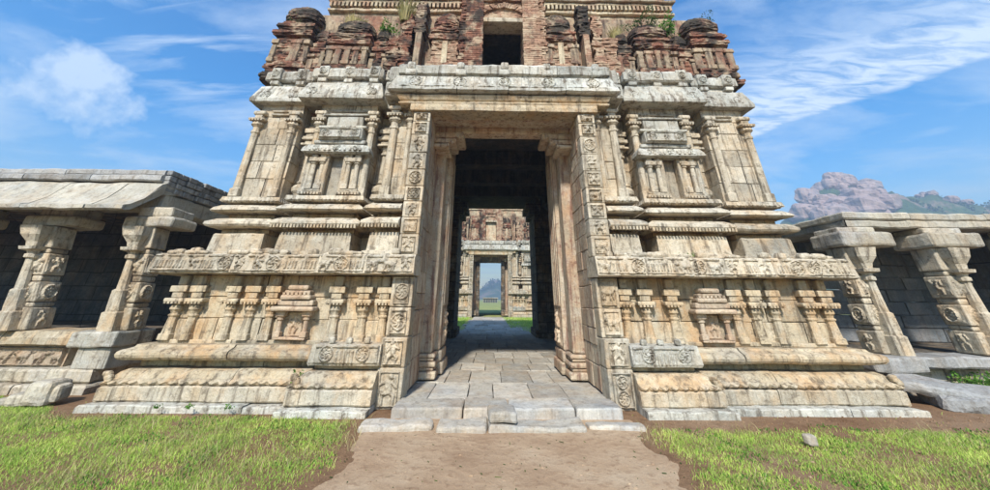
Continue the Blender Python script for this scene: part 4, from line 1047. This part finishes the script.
plant('fern', (4.55, 1.0, 8.15), 700, .36, .35, 'fern', 'bright green fern between the right long shrine and the right corner shrine', .04)
plant('creeper', (4.0, 1.1, 8.42), 1100, .55, .18, 'bush', 'dark creeper covering the top of the right long miniature shrine', .03)
plant('creeper', (5.75, 1.2, 8.62), 500, .42, .14, 'bush', 'dark leafy creeper covering the dome of the right corner shrine', .03)
plant('creeper', (-5.75, 1.1, 8.25), 260, .4, .2, 'bush', 'sparse dark weed on the left corner shrine', .025)
plant('dry_grass_tuft', (3.2, 1.1, 8.0), 200, .4, .4, 'straw', 'dry yellow grass tuft left of the right long miniature shrine', .03, True)
plant('weed', (3.35, .12, 2.18), 160, .18, .07, 'fern', 'small green weed growing on the right carved frieze', .015, group='weeds in the stonework')
plant('weed', (-3.15, -.28, .33), 120, .07, .14, 'fern', 'small green weed in the corner of the left lotus moulding', .018, group='weeds in the stonework')
plant('weed', (8.35, .75, .12), 500, .30, .22, 'fern', 'leafy weeds at the foot of the right pavilion beside the fallen slab', .03, group='weeds in the stonework')
for q, (x, lab) in enumerate(((-4.9, 'leftmost weed at the joint below the left base course'), (-4.45, 'weed below the left base course, second from the left'), (-3.9, 'weed below the left base course, third from the left'))):
    plant('weed', (x, -.50, .07), 60, .05, .05, 'fern', lab, .014, group='weeds in the stonework')

# ------------------------------------------------------------------ distance
def hill(name, cx, cy, rx, ry, ridge, seed, k_):
    m = MB(); n = 130; X_ = [p[0] for p in ridge]; Z_ = [p[1] for p in ridge]
    for i in range(n+1):
        for j in range(n+1):
            u, v = i/n*2-1, j/n*2-1; x, y = cx+u*rx, cy+v*ry
            z = float(np.interp(x+6*v*noise.noise(Vector((x*.05, y*.05, seed))), X_, Z_))*math.exp(-(v/.48)**2)
            z += z*.16*noise.fractal(Vector((x*.045+seed, y*.045, 0)), .8, 2.1, 5)
            m.v.append((x, y, z-1-2.5*max(abs(u), abs(v))**8))
    m.f = [(i*(n+1)+j, (i+1)*(n+1)+j, (i+1)*(n+1)+j+1, i*(n+1)+j+1) for i in range(n) for j in range(n)]
    keep = list(m.v); m.v = [(-.27+(a+.27)*k_, -6.8+(b+6.8)*k_, 1.5+(c-1.5)*k_) for a, b, c in m.v]
    o = m.build(name, 'hill', smooth=True); m.v = keep; tag(o, kind='structure')
    def z_at(x, y):
        u, v = (x-cx)/rx, (y-cy)/ry; i = int((u+1)/2*n); j = int((v+1)/2*n); i = max(0, min(n, i)); j = max(0, min(n, j)); return m.v[i*(n+1)+j][2]
    return z_at
zr_ = hill('hill', 205, 170, 125, 75, [(80, 2), (120, 12), (140, 30), (149, 36), (157, 45), (166, 54), (178, 56), (185, 53), (190, 50), (200, 49), (221, 46), (236, 45), (254, 50), (275, 42), (330, 2)], 2.0, 1.8)
zc_ = hill('hill', 5, 260, 130, 70, [(-125, 1), (-60, 10), (-20, 9), (-7, 7), (-3, 10), (2, 13), (7, 11), (12, 9), (50, 14), (100, 8), (135, 1)], 7.0, 3.0)
def boulder(x, y, z, r, label, k_=1.0):
    x, y, z, r = -.27+(x+.27)*k_, -6.8+(y+6.8)*k_, 1.5+(z-1.5)*k_, r*k_
    m = MB(); k = 12; sd = rng.uniform(0, 99); rings = []
    sx, sy, szz = rng.uniform(.8, 1.25), rng.uniform(.8, 1.2), rng.uniform(.65, 1.0)
    for i in range(1, k):
        th = math.pi*i/k; ring = []
        for j in range(16):
            ph = 2*math.pi*j/16; d = Vector((math.sin(th)*math.cos(ph), math.sin(th)*math.sin(ph), math.cos(th)))
            q = Vector([math.copysign(abs(c)**.75, c) for c in d])
            rr = r*(1+.28*noise.noise(d*1.6+Vector((sd, 0, 0)))+.1*noise.noise(d*5+Vector((sd, 0, 0))))
            ring.append((q.x*rr*sx, q.y*rr*sy, q.z*rr*szz))
        rings.append(ring)
    m.loft(rings); o = m.build('boulder', 'boulder', smooth=False); o.location = (x, y, z); tag(o, label, 'boulder'); return o
for q in range(58):
    if q < 34: x = 167+rng.normal()*10; y = 160+rng.normal()*7; r = rng.uniform(2.5, 6.5)
    elif q < 46: x = rng.uniform(150, 180); y = 158+rng.normal()*5; r = rng.uniform(2, 4.5)
    else: x = rng.uniform(205, 262); y = 165+rng.normal()*6; r = rng.uniform(1.5, 3.5)
    lab = 'large pinkish boulder piled on the rocky hilltop behind the right pavilion' if q < 34 else 'boulder on the left foot of the rocky hill beyond the right pavilion' if q < 46 else 'grey boulder half hidden in scrub on the low right ridge'
    o = boulder(x, y, zr_(x, y)+r*.35, r, lab, 1.8); o['group'] = ['boulders heaped on the hilltop', 'boulders on the hill foot', 'boulders on the low ridge'][0 if q < 34 else 1 if q < 46 else 2]
for q in range(16):
    x = 3+rng.normal()*3.5; y = 256+rng.normal()*4; o = boulder(x, y, zc_(x, y)+.3, rng.uniform(.8, 2.0), 'boulder on the distant hill seen through both gateways', 3.0); o['group'] = 'boulders on the central far hill'
# far scrub on the hills
def scrub(name, zf, n, xr, yr, s, label, k_):
    m = MB()
    for i in range(n):
        cx, cy = rng.uniform(*xr), rng.uniform(*yr); cz = zf(cx, cy); rr = s*rng.uniform(.5, 1.2)
        if noise.noise(Vector((cx*.05, cy*.05, 4))) < -.15: continue
        for k in range(26):
            c = Vector((cx, cy, cz))+Vector(rng.normal(size=3))*rr*.5; t1 = Vector(rng.normal(size=3)).normalized()*rr*.3; t2 = Vector(rng.normal(size=3)).cross(t1).normalized()*rr*.22
            m.add([tuple(c-t1), tuple(c+t2), tuple(c+t1), tuple(c-t2)], [(0,1,2,3)])
    m.v = [(-.27+(a+.27)*k_, -6.8+(b+6.8)*k_, 1.5+(c-1.5)*k_) for a, b, c in m.v]
    return tag(m.build(name, 'bush'), label, 'scrub', kind='stuff')
scrub('hill_scrub', zr_, 500, (190, 300), (150, 190), 2.2, 'dark green scrub covering the ridge behind the right pavilion', 1.8)
scrub('hill_scrub', zc_, 500, (-50, 60), (236, 285), 2.4, 'green scrub on the distant hill seen through the gateways', 3.0)
# small colonnade beyond the far gateway
FP = empty('colonnade', (0, 150, 0)); tag(FP, 'tiny pale colonnade far beyond both gateways', 'colonnade')
for q in range(7):
    m = MB(); x = -2.6+q*.9; stone(m, x-.14, x+.14, -.14, .14, 0, 1.5, .02, .4); m.build('pillar', 'grey', FP)
m = MB(); stone(m, -3.0, 3.2, -.6, 2.4, 1.5, 1.78, .04, 1.0); m.build('roof_slab', 'pale', FP)
m = MB(); m.box(-2.8, 3.0, 2.2, 2.4, 0, 1.49); m.build('back_wall', 'grey', FP)

# the air
m = MB(); m.box(-900, 900, -60, 1150, -3.5, 128); 
hz = bpy.data.materials.new('air'); hz.use_nodes = True; t = hz.node_tree; t.nodes.clear(); o_ = t.nodes.new('ShaderNodeOutputMaterial'); v_ = t.nodes.new('ShaderNodeVolumePrincipled')
v_.inputs['Color'].default_value = (.62,.80,1,1); v_.inputs['Density'].default_value = .0016; v_.inputs['Anisotropy'].default_value = .2; t.links.new(v_.outputs[0], o_.inputs['Volume'])
HAZE = m.build('haze', hz); tag(HAZE, 'pale blue air haze over the whole landscape', 'haze', kind='stuff')

# ------------------------------------------------------------------ sky, sun, camera
EXPO = .74; SKY_HUE = .505; SKY_SAT = 1.6; SKY_VAL = .88; CLOUD = (4.0, 4.6, 5.2)
SUN_EL, SUN_AZ = 41, -9    # azimuth measured from straight behind the camera, negative = from the left
w = bpy.data.worlds.new('World'); sc.world = w; w.use_nodes = True; t = w.node_tree; t.nodes.clear()
def wn(k): return t.nodes.new(k)
out = wn('ShaderNodeOutputWorld'); bg = wn('ShaderNodeBackground'); sky = wn('ShaderNodeTexSky'); sky.sky_type = 'NISHITA'; sky.sun_disc = False
sky.sun_elevation = R(SUN_EL); sky.sun_rotation = R(180-SUN_AZ); sky.air_density = 1.25; sky.dust_density = .4; sky.ozone_density = 2.2
tc = wn('ShaderNodeTexCoord'); sep = wn('ShaderNodeSeparateXYZ'); t.links.new(tc.outputs['Generated'], sep.inputs[0])
def wm(op, a, b=0.0, c=None):
    x = wn('ShaderNodeMath'); x.operation = op
    for i, v in enumerate((a, b) if c is None else (a, b, c)):
        if isinstance(v, (int, float)): x.inputs[i].default_value = v
        else: t.links.new(v, x.inputs[i])
    return x.outputs[0]
def vramp(f, stops):
    x = wn('ShaderNodeValToRGB'); e = x.color_ramp.elements
    while len(e) < len(stops): e.new(.5)
    for i, (p, c) in enumerate(stops): e[i].position = p; e[i].color = (c, c, c, 1)
    t.links.new(f, x.inputs[0]); return x.outputs[0]
zz = wm('MAXIMUM', wm('ADD', sep.outputs[2], .08), .03)
px, py = wm('DIVIDE', sep.outputs[0], zz), wm('DIVIDE', sep.outputs[1], zz)
cb = wn('ShaderNodeCombineXYZ'); t.links.new(px, cb.inputs[0]); t.links.new(py, cb.inputs[1])
def wnoise(scale, detail, rough, mapping, dist=0.0):
    mp = wn('ShaderNodeMapping'); mp.inputs['Scale'].default_value = mapping[0]; mp.inputs['Rotation'].default_value = (0, 0, R(mapping[1])); mp.inputs['Location'].default_value = mapping[2]
    t.links.new(cb.outputs[0], mp.inputs[0]); n = wn('ShaderNodeTexNoise'); n.inputs['Scale'].default_value = scale; n.inputs['Detail'].default_value = detail; n.inputs['Roughness'].default_value = rough; n.inputs['Distortion'].default_value = dist
    t.links.new(mp.outputs[0], n.inputs['Vector']); return n.outputs['Fac']
def spot(d, r0, r1):   # 1 near direction d, 0 away
    d = Vector(d).normalized(); vm = wn('ShaderNodeVectorMath'); vm.operation = 'DOT_PRODUCT'; vm.inputs[1].default_value = d; t.links.new(tc.outputs['Generated'], vm.inputs[0])
    return vramp(vm.outputs['Value'], [(math.cos(R(r1)), 0), (math.cos(R(r0)), 1)])

v = wm('ADD', wm('MULTIPLY', px, .85), wm('MULTIPLY', py, .52))
v = wm('ADD', v, wm('MULTIPLY', wm('SUBTRACT', wnoise(1.6, 4, .6, ((1, 1, 1), 0, (4, 2, 0))), .5), .30))
side = vramp(px, [(.42, 0), (.60, 1)])
v5 = wm('MULTIPLY', v, .4)
band = wm('MULTIPLY', vramp(v5, [(.48, 0), (.62, .45), (.76, 1), (.85, 1), (.875, 0)]), side)
streak = vramp(wnoise(1.6, 8, .66, ((.8, 3.2, 1), -58, (0, 0, 0)), .5), [(.36, .1), (.62, 1)])
ripple = vramp(wnoise(5.0, 5, .6, ((1.0, 3.4, 1), 18, (3, 1, 0)), .8), [(.38, .12), (.6, 1)])
c1 = wm('MULTIPLY', wm('MULTIPLY', band, wm('ADD', wm('MULTIPLY', streak, .5), wm('MULTIPLY', ripple, .75))), 1.0)
veil = wm('MULTIPLY', vramp(wnoise(1.1, 8, .62, ((1, 1.6, 1), -30, (6, 3, 0)), .3), [(.46, 0), (.74, .75)]), 1.0)
c1 = wm('MAXIMUM', c1, veil)
pn = wn('ShaderNodeTexNoise'); pn.inputs['Scale'].default_value = 13; pn.inputs['Detail'].default_value = 9; pn.inputs['Roughness'].default_value = .62; t.links.new(tc.outputs['Generated'], pn.inputs['Vector']); puff = pn.outputs['Fac']
s1 = spot((-.770, .540, .347), 0.1, 2.9); s2 = spot((-.738, .592, .328), .1, 3.1)
blob = wm('MAXIMUM', s1, s2)
c2 = vramp(wm('ADD', blob, wm('MULTIPLY', wm('SUBTRACT', puff, .5), 2.3)), [(.40, 0), (.95, .8)])
c2 = wm('MULTIPLY', c2, vramp(blob, [(.0, 0), (.35, 1)]))
wisp = wm('MULTIPLY', vramp(wnoise(1.0, 8, .6, ((1.2, 7.0, 1), 24, (2, 5, 0)), .6), [(.50, 0), (.72, .8)]), spot((-.58, .62, .54), 2, 16))
cl = wm('MINIMUM', wm('MAXIMUM', wm('MAXIMUM', c1, c2), wisp), 1.0)
hs = wn('ShaderNodeHueSaturation'); hs.inputs['Hue'].default_value = SKY_HUE; hs.inputs['Saturation'].default_value = SKY_SAT; hs.inputs['Value'].default_value = SKY_VAL; t.links.new(sky.outputs[0], hs.inputs['Color'])
mixn = wn('ShaderNodeMix'); mixn.data_type = 'RGBA'; t.links.new(wm('MULTIPLY', cl, .9), mixn.inputs[0]); t.links.new(hs.outputs[0], mixn.inputs[6]); mixn.inputs[7].default_value = (*CLOUD, 1)
t.links.new(mixn.outputs[2], bg.inputs[0]); bg.inputs[1].default_value = .15; t.links.new(bg.outputs[0], out.inputs[0])

sd = bpy.data.lights.new('sun', 'SUN'); sd.energy = 4.0; sd.angle = R(4.5); sd.color = (1, .96, .90)
so = bpy.data.objects.new('sun', sd); col.objects.link(so)
az = R(SUN_AZ); src = Vector((math.sin(az)*math.cos(R(SUN_EL)), -math.cos(az)*math.cos(R(SUN_EL)), math.sin(R(SUN_EL))))
so.rotation_euler = (-src).to_track_quat('-Z', 'Y').to_euler(); so.location = (-5, -20, 30)
cd = bpy.data.cameras.new('camera'); co = bpy.data.objects.new('camera', cd); col.objects.link(co); sc.camera = co
cd.sensor_width = 36; cd.lens = 357/990*36; cd.shift_y = -123/990; cd.clip_end = 4000; cd.clip_start = .05
co.location = (-.27, -6.8, 1.5); co.rotation_euler = (R(90+26.3), R(-.4), R(-.8))
vs = sc.view_settings; vs.view_transform = 'Standard'; vs.look = 'None'; vs.gamma = 1; vs.exposure = EXPO; vs.use_curve_mapping = False
sc.cycles.max_bounces = 8; sc.cycles.diffuse_bounces = 5; sc.cycles.volume_bounces = 0
